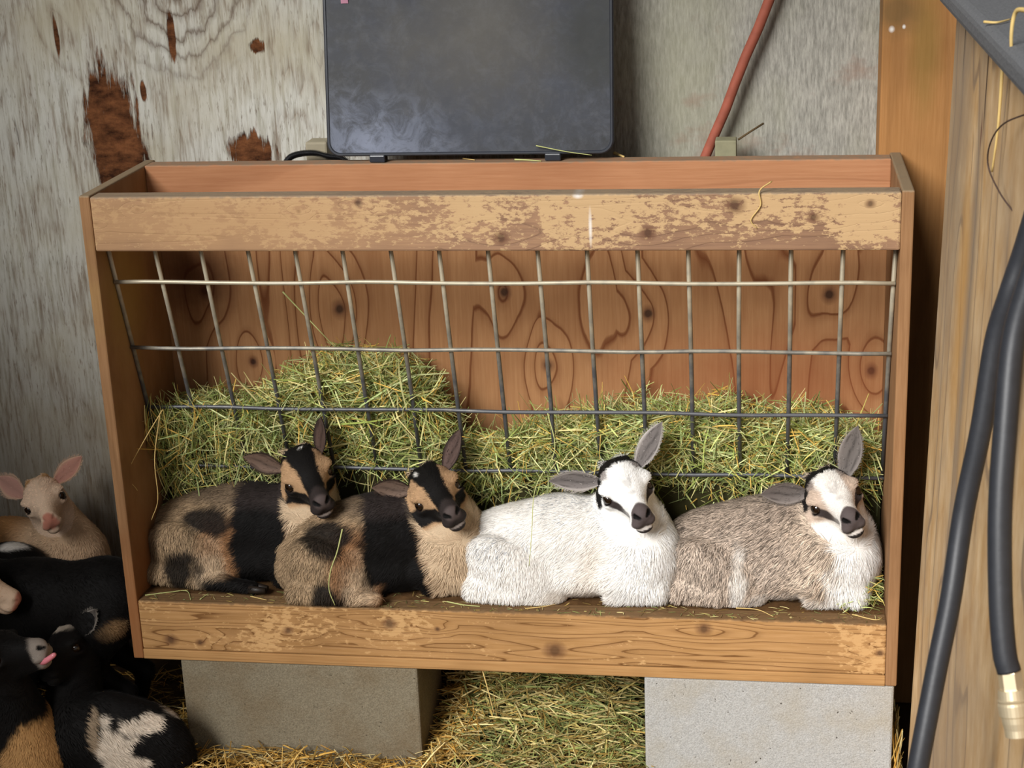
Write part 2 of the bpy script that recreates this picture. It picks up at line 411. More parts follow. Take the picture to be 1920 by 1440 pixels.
fd = empty('hay_feeder', (W/2, D/2, 0), 'long wooden hay feeder with a sloping wire grid, standing on two concrete blocks', 'feeder')
T = 0.018
def side(name, xa, xb_):
    bm = bmesh.new()
    n = 10
    box(bm, (xa, 0.0, 0.0), (xb_, D+.018, H), 0.0025)
    return bm_obj(name, bm, M_side, fd)
side('side_panel', 0, T); side('side_panel', W-T, W)
boxobj('back_panel', (T, D, 0.0), (W-T, D+T, H-0.09), M_back, fd, 0.001)
boxobj('rear_rail', (T, D-0.036, H-0.089), (W-T, D, H), M_rear, fd, 0.002)
boxobj('front_rail', (T, 0.0, 0.704), (W-T, 0.036, H-.002), M_front, fd, 0.003)
boxobj('sill_board', (T, 0.001, 0.0185), (W-T, 0.038, SILL), M_sill, fd, 0.003)
boxobj('base_panel', (T, 0.0, 0.0), (W-T, D, 0.018), M_edge, fd, 0.0015)
# bedding trodden level with the sill
bm = bmesh.new(); bmesh.ops.create_grid(bm, x_segments=110, y_segments=22, size=0.5)
for v in bm.verts:
    px_ = T + 0.0005 + (v.co.x+.5)*(W-2*T-0.001); py_ = 0.0385 + (v.co.y+.5)*(D-0.039)
    hgt = float(vn(np.array([[px_, py_, 0]]), 60, 3)[0])*0.002
    v.co = Vector((px_, py_, SILL-0.0015+hgt))
r = bmesh.ops.extrude_face_region(bm, geom=bm.faces[:])
for v in [g for g in r['geom'] if isinstance(g, bmesh.types.BMVert)]: v.co.z = 0.0195
bm_obj('bedding', bm, M_dirt, fd)

def mesh_y(z): return 0.041 + (0.70-z)*0.31
for k in range(17):
    x = 0.0215 + k*0.0759
    dx = 0.0012*math.sin(k*2.3)
    z1 = 0.285
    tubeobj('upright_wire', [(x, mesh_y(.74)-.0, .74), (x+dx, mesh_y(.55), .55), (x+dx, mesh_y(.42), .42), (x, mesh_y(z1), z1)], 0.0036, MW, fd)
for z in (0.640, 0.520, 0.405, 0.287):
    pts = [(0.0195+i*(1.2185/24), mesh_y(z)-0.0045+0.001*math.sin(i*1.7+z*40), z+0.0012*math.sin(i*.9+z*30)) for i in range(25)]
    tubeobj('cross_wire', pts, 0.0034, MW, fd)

# ------------------------------------------------------------------ concrete blocks
def concrete(name, base, dark, warm):
    t = NT(name, 0.95, 0.1); P = t.pos()
    g = t.noise(P, 420, 3, 0.7); b = t.noise(P, 9, 5, 0.6); v = t.noise(P, 140, 2)
    col = t.mix(t.ramp(g, [(0.3, 0.0), (0.7, 1.0)]), dark, base)
    col = t.mix(t.ramp(b, [(0.45, 0.0), (0.75, 0.6)]), col, warm)
    col = t.mix(t.ramp(v, [(0.22, 1.0), (0.3, 0.0)]), col, '#3b352c')
    t.color(col); t.bump(t.math('ADD', g, v), 0.7, 0.0015); return t.m
def block(lo, hi, mat, label):
    bm = bmesh.new(); box(bm, lo, hi, 0.004, 2)
    o = bm_obj('concrete_block', bm, mat)
    return tag(o, label, 'concrete block', 'blocks under the feeder')
block((0.080, 0.004, Z0), (0.487, 0.190, -0.0008), concrete('concrete_brown', '#918772', '#6d6453', '#6d573a'), 'brownish dirty concrete block under the left end of the feeder')
block((0.860, 0.004, Z0), (1.254, 0.190, -0.0008), concrete('concrete_grey', '#bdbcb9', '#969592', '#a39780'), 'pale grey concrete block under the right end of the feeder')

# ------------------------------------------------------------------ things round the feeder
MB = NT('dusty_black_plastic', 0.42, 0.5); P = MB.pos()
n1 = MB.noise(P, 9, 6, 0.65); n2 = MB.noise(P, 70, 4, 0.6)
n3 = MB.noise(P, 26, 6, 0.75, 0.8)
c = MB.mix(MB.ramp(n1, [(0.38, 0.0), (0.62, 1.0)]), '#0c0e13', '#2c303a'); c = MB.mix(MB.math('MULTIPLY', MB.ramp(n3, [(0.48, 0.0), (0.66, 1.0)]), 0.38), c, '#474c58')
c = MB.mix(MB.math('MULTIPLY', MB.ramp(n2, [(0.5, 0.0), (0.75, 1.0)]), 0.35), c, '#4a4c52')
dst = MB.blob(P, tuple(at(890, 80, .28)), (.11, .3, .075), 0.9, n1, 1.5)
c = MB.mix(MB.math('MULTIPLY', dst, 0.55), c, '#4f4a40')
dst2 = MB.blob(P, tuple(at(700, 265, .28)), (.10, .3, .05), 0.9, n1, 1.6)
c = MB.mix(MB.math('MULTIPLY', MB.math('MULTIPLY', dst2, MB.ramp(n3, [(0.40, 0.15), (0.58, 1.0)])), 0.75), c, '#7c8498')
mirrored = MB.blob(P, tuple(at(1110, 70, .28)), (.05, .3, .07), 0.5, n1, 1.6)  # dark greenish mirror reflection put into the plastic's colour
c = MB.mix(MB.math('MULTIPLY', mirrored, 0.8), c, '#10140f')
MB.color(c); MB.put(MB.b.inputs['Roughness'], MB.math('MULTIPLY_ADD', n1, 0.5, 0.30)); MB.bump(n2, 0.15, 0.0006); MB = MB.m
MBE = simple('black_plastic_rim', '#2e3138', 0.3, 0.5)
xl, xr = at(616, 250, .268)[0], at(1152, 250, .268)[0]
pz0, pz1 = H+0.010, H+0.62
def lean(z): return 0.250 + (z-pz0)*0.155
pn = empty('plastic_panel', ((xl+xr)/2, 0.26, H), 'large black dusty plastic panel leaning on the wall above the feeder', 'panel')
def rrect(x0, x1, z0, z1, r, n=8):
    out = []
    for cx, cz, a0 in ((x1-r, z1-r, 0), (x0+r, z1-r, 90), (x0+r, z0+r, 180), (x1-r, z0+r, 270)):
        for k in range(n+1):
            a = math.radians(a0+90*k/n); out.append((cx+r*math.cos(a), cz+r*math.sin(a)))
    return out
bm = bmesh.new()
prof = [(0.012, 0.010), (0.0022, 0.010), (0.0, 0.008), (0.0, 0.0), ]
outer = rrect(xl, xr, pz0, pz1, 0.022)
loops = []
for ins, dy in ((0.006, 0.0175), (0.0, 0.0165), (0.0, 0.002), (0.002, 0.0), (0.0045, 0.0), (0.0058, 0.0012)):
    ring = rrect(xl+ins, xr-ins, pz0+ins, pz1-ins, 0.022-ins*0.8)
    loops.append([bm.verts.new((x, lean(z)+dy, z)) for x, z in ring])
for a, b in zip(loops, loops[1:]):
    for k in range(len(a)): bm.faces.new((a[k], a[(k+1) % len(a)], b[(k+1) % len(a)], b[k]))
bm.faces.new(loops[0][::-1])
bm_obj('rim', bm, MBE, pn)
bm = bmesh.new()
ring = rrect(xl+.0058, xr-.0058, pz0+.0058, pz1-.0058, .0175)
bm.faces.new([bm.verts.new((x, lean(z)+.0012, z)) for x, z in ring])
bm.faces.new([bm.verts.new((x, lean(z)+.0150, z)) for x, z in ring][::-1])
bm_obj('sheet', bm, MB, pn)
for px_ in (708, 1037):
    c = at(px_, 292, .25)
    bm = bmesh.new(); box(bm, (c[0]-.013, .2445, H+.0005), (c[0]+.013, .268, H+.0125), .002); bm_obj('foot', bm, MBE, pn)
a = at(645, 2, lean(1.03)); bm = bmesh.new(); zz = a[2]
box(bm, (a[0]-.006, lean(zz)-.0006, zz-.004), (a[0]+.006, lean(zz)+.0008, zz+.008), 0)
o = bm_obj('sticker', bm, simple('pink_sticker', '#b37f93', 0.5), pn); o['label'] = 'small pink sticker'

# rusty rod leaning against the wall behind the feeder
MRod = simple('rusty_red_rod', '#965240', 0.7, 0.3, nscale=50, amt=0.35, bumpd=0.001)
p1, p0 = at(1325, 290, .352), at(1442, 0, .356)
dv = (p0-p1)/(p0[2]-p1[2])
pb = p1 + dv*(Z0+.002-p1[2]); pt = p1 + dv*(1.55-p1[2])
tag(tubeobj('rod', [pb+(pt-pb)*i/40+np.array([.0012*math.sin(i*1.9), 0, 0]) for i in range(41)], 0.0086, MRod, None, 10),
    'long rusty red metal rod leaning on the grey plywood', 'rod')
# greenish stake behind the feeder, a bent wire on it
MSt = simple('mossy_stake_wood', '#8d8a70', 0.9, 0.1, nscale=60, amt=0.3)
a = at(1341, 262, .31); b = at(1381, 292, .31)
tag(boxobj('stake', (a[0], .300, Z0), (b[0], .338, a[2]), MSt, None, .002), 'grey green wooden stake end behind the feeder, right of the rod', 'stake')
MT = simple('twig_bark', '#5a4a34', 0.9, 0.1)
tag(tubeobj('twig', [at(1384, 262, .33), at(1405, 248, .335), at(1432, 231, .34)], .0017, MT, None, 6), 'thin bent twig sticking up beside the mossy stake', 'twig')
# beige cap and ridged black cord at the left end of the panel
MC = simple('beige_plastic', '#9b927c', 0.7, 0.3, nscale=30, amt=0.2)
a, b = at(572, 266, .345), at(616, 300, .345)
tag(boxobj('wall_box', (a[0], .342, b[2]-.06), (b[0], YW, a[2]), MC, None, .004), 'small beige plastic box on the wall, left of the black panel', 'box')
MCo = simple('black_cord', '#17171a', 0.45, 0.4)
pts = catmull([at(525, 330, .31), at(540, 299, .31), at(560, 289, .312), at(590, 287, .315), at(615, 293, .318), at(645, 299, .32), at(680, 330, .32)], 16)
nP = len(pts)
bm = bmesh.new(); tube(bm, pts, 0.0035, 8)
for i in range(2, nP-2, 1):
    tube(bm, [Vector(pts[i])+(Vector(pts[i+1])-Vector(pts[i]))*.1, Vector(pts[i])+(Vector(pts[i+1])-Vector(pts[i]))*.5], 0.0056, 8)
tag(bm_obj('ridged_cord', bm, MCo, None, True), 'ridged black cord looping behind the feeder by the black panel', 'cord')

# felt ledge on the right wall
MF = simple('grey_roofing_felt', '#696a6c', 0.95, 0.1, nscale=420, amt=0.6, bumpd=0.004)
bm = bmesh.new()
box(bm, (1.268, -1.75, 1.064), (1.62, -0.02, 1.094), 0.010, 3)
tag(bm_obj('roofing_felt', bm, MF), 'dark grey gritty felt sheet capping the right board wall', 'roofing felt')
# hoses
MH = simple('black_rubber_hose', '#2a2c31', 0.45, 0.5, nscale=90, amt=0.25, bumpd=0.0006)
def deep(px_, py_, d): return CAM + ray(px_, py_)*d
hp = [deep(2035, 170, 1.42), deep(1968, 320, 1.50), deep(1920, 470, 1.545), deep(1893, 550, 1.56), deep(1866, 640, 1.58), deep(1840, 800, 1.60), deep(1807, 960, 1.62), deep(1783, 1120, 1.62), deep(1755, 1260, 1.62), deep(1721, 1440, 1.62), deep(1700, 1560, 1.63)]
tag(tubeobj('garden_hose', catmull(hp, 8), .0103, MH, None, 16), 'black rubber hose hanging down to the floor in front of the right wall', 'hose', 'hoses on the right wall')
hs = empty('garden_hose', Vector(deep(1892, 1256, 1.42)), 'black rubber hose ending in a brass coupling at the right edge', 'hose', 'hoses on the right wall')
hp = [deep(2040, 190, 1.34), deep(1985, 370, 1.39), deep(1930, 530, 1.41), deep(1900, 640, 1.42), deep(1885, 800, 1.42), deep(1875, 960, 1.42), deep(1876, 1120, 1.42), deep(1883, 1220, 1.42), deep(1892, 1259, 1.42)]
tubeobj('rubber_tube', catmull(hp, 8), .0102, MH, hs, 16)
MBr = NT('brass', 0.38, 0.5); MBr.b.inputs['Metallic'].default_value = 0.6; MBr.color('#d6c6a6'); MBr = MBr.m
ca, cb = deep(1892, 1252, 1.42), deep(1911, 1390, 1.42)
bm = bmesh.new()
lathe(bm, ca, cb-ca, [(0, .0085), (.004, .0098), (.020, .0100), (.0202, .0122)], 6)
lathe(bm, ca, cb-ca, [(.018, .0118), (.026, .0124), (.027, .0136), (.029, .0126), (.031, .0136), (.040, .0134), (.041, .0120), (.046, .0118), (.052, .0108), (.058, .0108)], 28)
bm_obj('brass_coupling', bm, MBr, hs)['label'] = 'pale brass hose coupling'
MTw = simple('dark_wire', '#4a3a32', 0.7, 0.3)
tag(tubeobj('wire_strand', catmull([deep(1935, 210, 1.62), deep(1882, 232, 1.70), deep(1857, 268, 1.76), deep(1853, 312, 1.79), deep(1875, 362, 1.76), deep(1904, 402, 1.73)], 6), .0009, MTw, None, 6),
    'thin dark curved wire on the right board wall', 'wire')

# ------------------------------------------------------------------ hay
def attr_mat(name, rough=0.75, spec=0.25, sheen=0.0, trans=0.0, spot=None):
    t = NT(name, rough, spec)
    a = t.n('ShaderNodeAttribute', attribute_name='coat')
    n = t.noise(t.pos(), 160, 3)
    col = t.mix(t.math('MULTIPLY', n, 0.35), a.outputs['Color'], (0.75, 0.75, 0.75, 1), 'MULTIPLY')
    t.color(col)
    if sheen: t.b.inputs['Sheen Weight'].default_value = sheen
    return t.m
M_hay = attr_mat('dried_grass', 0.65, 0.25)
PAL_G = np.array([lin(c) for c in ('#a9b06a', '#8f9c50', '#c3bf82', '#7d8848', '#b9a95c', '#d3c78a', '#6d7a40', '#c7a250', '#9fae72', '#bfc48c')])
PAL_Y = np.array([lin(c) for c in ('#c79c4c', '#b1843a', '#dab66c', '#e2cd92', '#8a6a30', '#a98a48', '#c9a75e', '#6f5527')])
PAL_M = np.array([lin(c) for c in ('#b7a866', '#98a05c', '#a88d4c', '#7c8350', '#d0c186', '#8d7440', '#c2b27a', '#6f7744')])
def strands(C, Dv, Ln, Wd, colr, bend):
    """thin three-sided bent stems"""
    n = len(C); Dv = unit(Dv)
    rv = unit(rng.normal(size=(n, 3))); S = unit(np.cross(Dv, rv)); U = np.cross(S, Dv)
    V = []; ts = (-.5, -.17, .17, .5)
    for ti, t in enumerate(ts):
        c = C + Dv*(Ln*t)[:, None] + U*(bend*Ln*(0.25-t*t))[:, None]
        wv = Wd*(0.55 if ti in (0, 3) else 1.0)
        for k in range(3):
            a = 2*math.pi*k/3
            flat = 1.0 if k == 0 else 0.8
            V.append(c + S*(np.cos(a)*wv)[:, None] + U*(np.sin(a)*wv*0.45*flat)[:, None])
    V = np.stack(V, 1)            # n,12,3
    q = []
    for r in range(3):
        for k in range(3):
            q.append([r*3+k, r*3+(k+1) % 3, r*3+3+(k+1) % 3, r*3+3+k])
    q = np.array(q); Q = (np.arange(n)*12)[:, None, None] + q[None]
    return V.reshape(-1, 3), Q.reshape(-1, 4), np.repeat(colr, 12, 0)
def palette(p, n): return p[rng.integers(0, len(p), n)]*rng.uniform(.8, 1.5, (n, 1))

# hay held in the sloping rack
pr = [(280, 775), (360, 752), (470, 745), (560, 700), (630, 676), (740, 680), (815, 728), (838, 800), (900, 838), (1000, 802), (1090, 792), (1150, 760), (1250, 775), (1345, 757), (1440, 790), (1520, 785), (1600, 805), (1665, 835)]
pxz = np.array([at(a_, b_, .19)[[0, 2]] for a_, b_ in pr])
def top_z(x): return np.interp(x, pxz[:, 0], pxz[:, 1])
N = 13500
x = rng.uniform(T+.012, W-T-.012, N); tz = top_z(x)
zb = np.where(x < .17, .15, .235) + .02*vn(np.stack([x, 0*x, 0*x], 1), 20, 9)
z = zb + (tz-zb)*rng.uniform(0, 1, N)**.9
y = mesh_y(z) + .011 + np.abs(rng.normal(0, .016, N)) + np.where(z < .27, .01, 0)
C = np.stack([x, y, z], 1)
Dv = np.stack([rng.normal(0, 1, N), rng.normal(0, .22, N), rng.normal(0, .55, N)], 1)
clump = np.stack([vn(C, 22, 11), vn(C, 22, 12)*.4, vn(C, 22, 13)], 1); Dv += clump*1.3
Ln = np.where(rng.uniform(0, 1, N) < .25, rng.uniform(.08, .15, N), rng.uniform(.02, .09, N)); Wd = rng.uniform(.0007, .0020, N)
A = [strands(C, Dv, Ln, Wd, palette(PAL_G, N), rng.normal(0, .35, N))]
N = 4200  # loose top layer running back to the panel
x = rng.uniform(T+.015, W-T-.015, N); tz = top_z(x); u = rng.uniform(0, 1, N)
y = mesh_y(tz) + u*(D-.01-mesh_y(tz)); z = tz - .012 + rng.normal(0, .008, N) + .02*vn(np.stack([x, y, 0*x], 1), 18, 5)
Dv = np.stack([rng.normal(0, 1, N), rng.normal(0, .5, N), rng.normal(0, .6, N)], 1)
A.append(strands(np.stack([x, y, z], 1), Dv, rng.uniform(.02, .06, N), rng.uniform(.0006, .0016, N), palette(PAL_G, N), rng.normal(0, .35, N)))
N = 800   # hay pulled out through the wires at the left end and drooping
x = rng.uniform(.024, .30, N)*rng.uniform(.2, 1, N)+.012; z = rng.uniform(.17, .40, N)
y = mesh_y(z) - np.abs(rng.normal(0, .018, N)) - .003
Dv = np.stack([rng.normal(0, .6, N), rng.normal(0, .3, N), rng.normal(0, 1.0, N)], 1)
A.append(strands(np.stack([x, y, z], 1), Dv, rng.uniform(.03, .085, N), rng.uniform(.0006, .0014, N), palette(PAL_G, N), rng.normal(0, .45, N)))
N = 500   # tufts between the wires elsewhere
x = rng.uniform(.35, 1.22, N); z = rng.uniform(.26, .36, N); y = mesh_y(z) - np.abs(rng.normal(0, .004, N))
Dv = np.stack([rng.normal(0, 1, N), rng.normal(0, .3, N), rng.normal(0, .8, N)], 1)
A.append(strands(np.stack([x, y, z], 1), Dv, rng.uniform(.02, .06, N), rng.uniform(.0006, .0014, N), palette(PAL_G, N), rng.normal(0, .4, N)))
for i_ in (0, 1, 3): A[i_][0][:, 1] = np.maximum(A[i_][0][:, 1], mesh_y(A[i_][0][:, 2])-.022)
V = np.concatenate([a[0] for a in A]); k = 0; Q = []
for a in A: Q.append(a[1]+k); k += len(a[0])
Q = np.concatenate(Q); Cc = np.concatenate([a[2] for a in A])
Vin = np.clip(V[:, 0], T+.002, W-T-.002); V[:, 0] = Vin; V[:, 1] = np.minimum(V[:, 1], D-.001)
# packed core so nothing shows through; dark colour stands for shade
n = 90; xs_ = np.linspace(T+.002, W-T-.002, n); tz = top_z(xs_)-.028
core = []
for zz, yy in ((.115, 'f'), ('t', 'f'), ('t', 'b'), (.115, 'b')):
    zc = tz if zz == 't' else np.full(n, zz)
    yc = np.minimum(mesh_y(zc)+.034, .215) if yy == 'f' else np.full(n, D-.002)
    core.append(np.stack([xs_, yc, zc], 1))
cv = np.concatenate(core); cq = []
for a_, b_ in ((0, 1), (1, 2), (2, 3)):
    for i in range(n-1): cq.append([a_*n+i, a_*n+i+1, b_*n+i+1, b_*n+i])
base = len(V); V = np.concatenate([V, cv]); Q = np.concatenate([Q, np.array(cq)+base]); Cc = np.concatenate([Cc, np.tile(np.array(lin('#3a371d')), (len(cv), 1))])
tag(fast('rack_hay', V, Q, None, M_hay, None, Cc, False), 'heap of green and yellow hay behind the wire grid of the feeder', 'hay', None, 'stuff')

# litter on the ground
def ground_h(x, y):
    p = np.stack([x, y, 0*x], 1)
    h = .022 + .012*vn(p, 9, 21)
    mid = sstep(x, .46, .54)*(1-sstep(x, .80, .88))
    h = h + mid*(.02 + .055*sstep(y, -.02, .22))
    h = h + .012*(1-sstep(x, .5, .75))*(1-sstep(y, -.01, .02))
    h = h*(1-.75*sstep(x, .87, .95)*(1-sstep(x, 1.235, 1.262)))
    return h
A = []
N = 9000
x = rng.uniform(.02, .92, N); y = rng.uniform(-.30, .36, N)
inblk = ((x < .495) & (x > .07) & (y > -.004)); x[inblk] = rng.uniform(.50, .86, inblk.sum())
z = Z0 + ground_h(x, y)*rng.uniform(.75, 1.05, N)
Dv = np.stack([rng.normal(0, 1, N), rng.normal(0, .8, N), rng.normal(0, .22, N)], 1)
mid = rng.uniform(0, 1, N) < sstep(x, .48, .62)
colr = np.where(mid[:, None], palette(PAL_M, N), palette(PAL_Y, N))
A.append(strands(np.stack([x, y, z], 1), Dv, rng.uniform(.02, .085, N), rng.uniform(.0007, .0021, N), colr, rng.normal(0, .3, N)))
N = 900
x = rng.uniform(.87, 1.27, N); y = rng.uniform(-.25, -.03, N); z = Z0 + ground_h(x, y)*rng.uniform(.3, 1.0, N) + .003
A.append(strands(np.stack([x, y, z], 1), np.stack([rng.normal(0, 1, N), rng.normal(0, .8, N), rng.normal(0, .15, N)], 1), rng.uniform(.02, .06, N), rng.uniform(.0007, .0018, N), palette(PAL_Y, N), rng.normal(0, .3, N)))
N = 130
x = rng.uniform(1.258, 1.270, N); y = rng.uniform(.0, .12, N); z = Z0 + rng.uniform(.0, .09, N)
A.append(strands(np.stack([x, y, z], 1), np.stack([rng.normal(0, .12, N), rng.normal(0, .2, N), np.ones(N)], 1), rng.uniform(.03, .08, N), rng.uniform(.0008, .0018, N), palette(PAL_Y, N), rng.normal(0, .2, N)))
N = 1500
x = rng.uniform(-.40, .06, N); y = rng.uniform(-.30, .3, N); z = Z0 + .004 + rng.uniform(0, .015, N)
A.append(strands(np.stack([x, y, z], 1), np.stack([rng.normal(0, 1, N), rng.normal(0, .8, N), rng.normal(0, .15, N)], 1), rng.uniform(.02, .07, N), rng.uniform(.0007, .0018, N), palette(PAL_Y, N), rng.normal(0, .3, N)))
V = np.concatenate([a[0] for a in A]); k = 0; Q = []
for a in A: Q.append(a[1]+k); k += len(a[0])
Q = np.concatenate(Q); Cc = np.concatenate([a[2] for a in A]); V[:, 2] = np.maximum(V[:, 2], Z0+.0006)
tag(fast('floor_litter', V, Q, None, M_hay, None, Cc, False), 'loose straw and hay strewn on the ground under the feeder', 'straw', None, 'stuff')
# a little hay in the right corner of the trough
N = 420
x = rng.uniform(1.17, W-T-.006, N); y = rng.uniform(.04, .16, N); z = SILL + .004 + rng.uniform(0, .05, N)*sstep(x, 1.16, 1.23)
Dv = np.stack([rng.normal(0, 1, N), rng.normal(0, .6, N), rng.normal(0, .4, N)], 1)
v, q, c_ = strands(np.stack([x, y, z], 1), Dv, rng.uniform(.015, .05, N), rng.uniform(.0006, .0016, N), palette(PAL_G, N), rng.normal(0, .35, N))
v[:, 0] = np.minimum(v[:, 0], W-T-.002); v[:, 2] = np.maximum(v[:, 2], SILL+.001)
tag(fast('corner_hay', v, q, None, M_hay, None, c_, False), 'tuft of loose hay in the right corner of the feeder trough', 'hay', None, 'stuff')

N = 330
x = rng.uniform(T+.01, W-T-.01, N); y = .003 + np.abs(rng.normal(0, .032, N)); y = np.clip(y, .003, .09); z = np.full(N, SILL+.0012)
v, q, c_ = strands(np.stack([x, y, z], 1), np.stack([rng.normal(0, 1, N), rng.normal(0, .7, N), rng.normal(0, .04, N)], 1), rng.uniform(.003, .018, N), rng.uniform(.0004, .0011, N), palette(PAL_M, N)*.75, rng.normal(0, .15, N))
v[:, 2] = np.maximum(v[:, 2], SILL+.0004); v[:, 0] = np.clip(v[:, 0], T+.001, W-T-.001)
tag(fast('chaff', v, q, None, M_hay, None, c_, False), 'short bits of hay chaff scattered along the feeder sill', 'chaff', None, 'stuff')
M_st = {k: simple('hay_stalk_'+k, c_, 0.6, 0.25, nscale=80, amt=.2) for k, c_ in (('green', '#b4b878'), ('straw', '#cdb071'), ('brown', '#93702f'))}
def stalk(pts, kind, label, r=.0010, n=6):
    o = tubeobj('hay_stalk', catmull(pts, n), lambda t: r*(1-.45*t), M_st[kind], None, 6)
    return tag(o, label, 'hay stalk', 'loose hay stalks')
stalk([at(530, 547, .10), at(580, 600, .115), at(632, 655, .13)], 'green', 'straight hay stalk slanting across the wires above the left hay heap', .0014)
stalk([at(305, 768, .07), at(268, 830, .05), at(240, 888, .04), at(258, 920, .035)], 'straw', 'kinked hay stalk hanging by the left side panel of the feeder', .0009)
stalk([at(300, 775, .075), at(290, 860, .06), at(296, 935, .055), at(284, 975, .05)], 'straw', 'long drooping hay stalk behind the leftmost tan kid', .0010)
stalk([at(1027, 775, .10), at(1040, 845, .085), at(1004, 915, .070), at(997, 1000, .026), at(992, 1062, .018)], 'green', 'long pale hay stalk hanging over the white kid', .0010)
stalk([at(642, 992, -.008), at(632, 1035, -.016), at(620, 1070, -.02), at(617, 1105, -.022), at(628, 1135, -.022)], 'green', 'hay stalk lying on the haunch of the second kid', .0012)
stalk([at(1447, 340, .012), at(1424, 358, -.0025), at(1426, 385, -.0025), at(1408, 412, -.0025), at(1419, 428, -.0025)], 'straw', 'crooked straw stuck on the top rail of the feeder', .0012)
def sills(lst, kind, label, r=.0010): return stalk([atz(a_, b_, SILL+.0012) for a_, b_ in lst], kind, label, r)
sills([(838, 1128), (868, 1134), (900, 1137)], 'green', 'pale hay stalk on the sill below the white haunch', .0012)
sills([(985, 1141), (1015, 1138), (1045, 1132)], 'straw', 'yellow straw on the sill below the belly of the white kid')
sills([(272, 1116), (320, 1110), (350, 1108), (358, 1125)], 'green', 'bent hay stalk on the left end of the sill')
sills([(375, 1124), (392, 1112)], 'green', 'short hay stalk on the sill under the leftmost kid')
sills([(1380, 1140), (1420, 1143), (1450, 1156)], 'straw', 'hay stalk on the sill below the grey kid')
sills([(1598, 1152), (1640, 1162), (1655, 1158)], 'straw', 'straw on the right end of the sill')
sills([(470, 1118), (500, 1125)], 'straw', 'short straw on the sill between the two tan kids')
def rails(lst, kind, label, r=.0012): return stalk([atz(a_, b_, H+.0012) for a_, b_ in lst], kind, label, r)
rails([(965, 299), (990, 300), (1015, 302)], 'green', 'yellow green stalk on the rear rail under the black panel', .0014)
rails([(868, 297), (890, 300)], 'straw', 'short straw on the rear rail near the middle of the panel')
stalk([at(1005, 273, .246), at(1060, 284, .246), at(1110, 291, .246)], 'green', 'stalk lying along the lower edge of the black panel')
rails([(1152, 287), (1160, 290), (1170, 294)], 'straw', 'crumpled yellow straw on the rear rail by the panel corner', .0028)
stalk([at(905, 1258, .01), at(914, 1290, .0), at(926, 1337, -.01)], 'straw', 'pale straw hanging below the sill between the blocks', .0013)
def felts(lst, kind, label, r, zz=1.096): return stalk([atz(a_, b_, zz) for a_, b_ in lst], kind, label, r)
felts([(1845, 41), (1870, 42), (1895, 36)], 'straw', 'straw lying on the felt ledge', .0016, 1.0965)
stalk([deep(1930, 20, 1.52), deep(1905, 22, 1.55), deep(1896, 70, 1.56), deep(1900, 145, 1.575)], 'straw', 'thick bent straw hanging over the felt edge', .0026)
stalk([atx(1880, 110, 1.294), atx(1876, 180, 1.293), atx(1870, 250, 1.292), atx(1860, 322, 1.29)], 'straw', 'straw with a seed head stuck on the right board wall', .0022)
#@@PART3
# ------------------------------------------------------------------ kids (young goats)
def ell(c, r, M=None, k=.02, sub=False): return ('e', np.array(c, float), np.array(r, float), M, k, sub)
def cone(a, b, ra, rb, k=.02, sub=False): return ('c', np.array(a, float), np.array(b, float), (ra, rb), k, sub)
def prim_bounds(p):
    if p[0] == 'e':
        r = float(max(p[2])) if p[3] is not None else p[2]
        return p[1]-r, p[1]+r
    lo = np.minimum(p[1]-p[3][0], p[2]-p[3][1]); hi = np.maximum(p[1]+p[3][0], p[2]+p[3][1]); return lo, hi
def prim_d(p, X):
    if p[0] == 'e':
        q = X-p[1]
        if p[3] is not None: q = q @ p[3]          # columns of M are the local axes
        k0 = np.sqrt(((q/p[2])**2).sum(-1)); k1 = np.sqrt(((q/p[2]**2)**2).sum(-1))
        return k0*(k0-1)/np.maximum(k1, 1e-6)
    ab = p[2]-p[1]; t = np.clip(((X-p[1]) @ ab)/(ab @ ab), 0, 1)
    return np.linalg.norm(X-p[1]-t[..., None]*ab, axis=-1) - (p[3][0]+(p[3][1]-p[3][0])*t)
def field(prims, lo, hi, h, floor=None):
    n = np.ceil((hi-lo)/h).astype(int)+1
    F = np.full(n, .5, np.float32)
    ax = [lo[i]+h*np.arange(n[i]) for i in range(3)]
    for p in prims:
        a, b = prim_bounds(p); m_ = p[4]*1.6+2*h
        i0 = np.clip(np.floor((a-m_-lo)/h).astype(int), 0, n); i1 = np.clip(np.ceil((b+m_-lo)/h).astype(int)+1, 0, n)
        if (i1 <= i0).any(): continue
        sl = tuple(slice(i0[i], i1[i]) for i in range(3))
        X = np.stack(np.meshgrid(*[ax[i][i0[i]:i1[i]] for i in range(3)], indexing='ij'), -1)
        d = prim_d(p, X).astype(np.float32); k = p[4]; f = F[sl]
        if p[5]:
            hh = np.clip(.5-.5*(f+d)/k, 0, 1); F[sl] = f*(1-hh)-d*hh + k*hh*(1-hh)
        else:
            hh = np.clip(.5+.5*(f-d)/k, 0, 1); F[sl] = f*(1-hh)+d*hh - k*hh*(1-hh)
    if floor is not None: F = np.maximum(F, (floor-ax[2])[None, None, :])
    return F
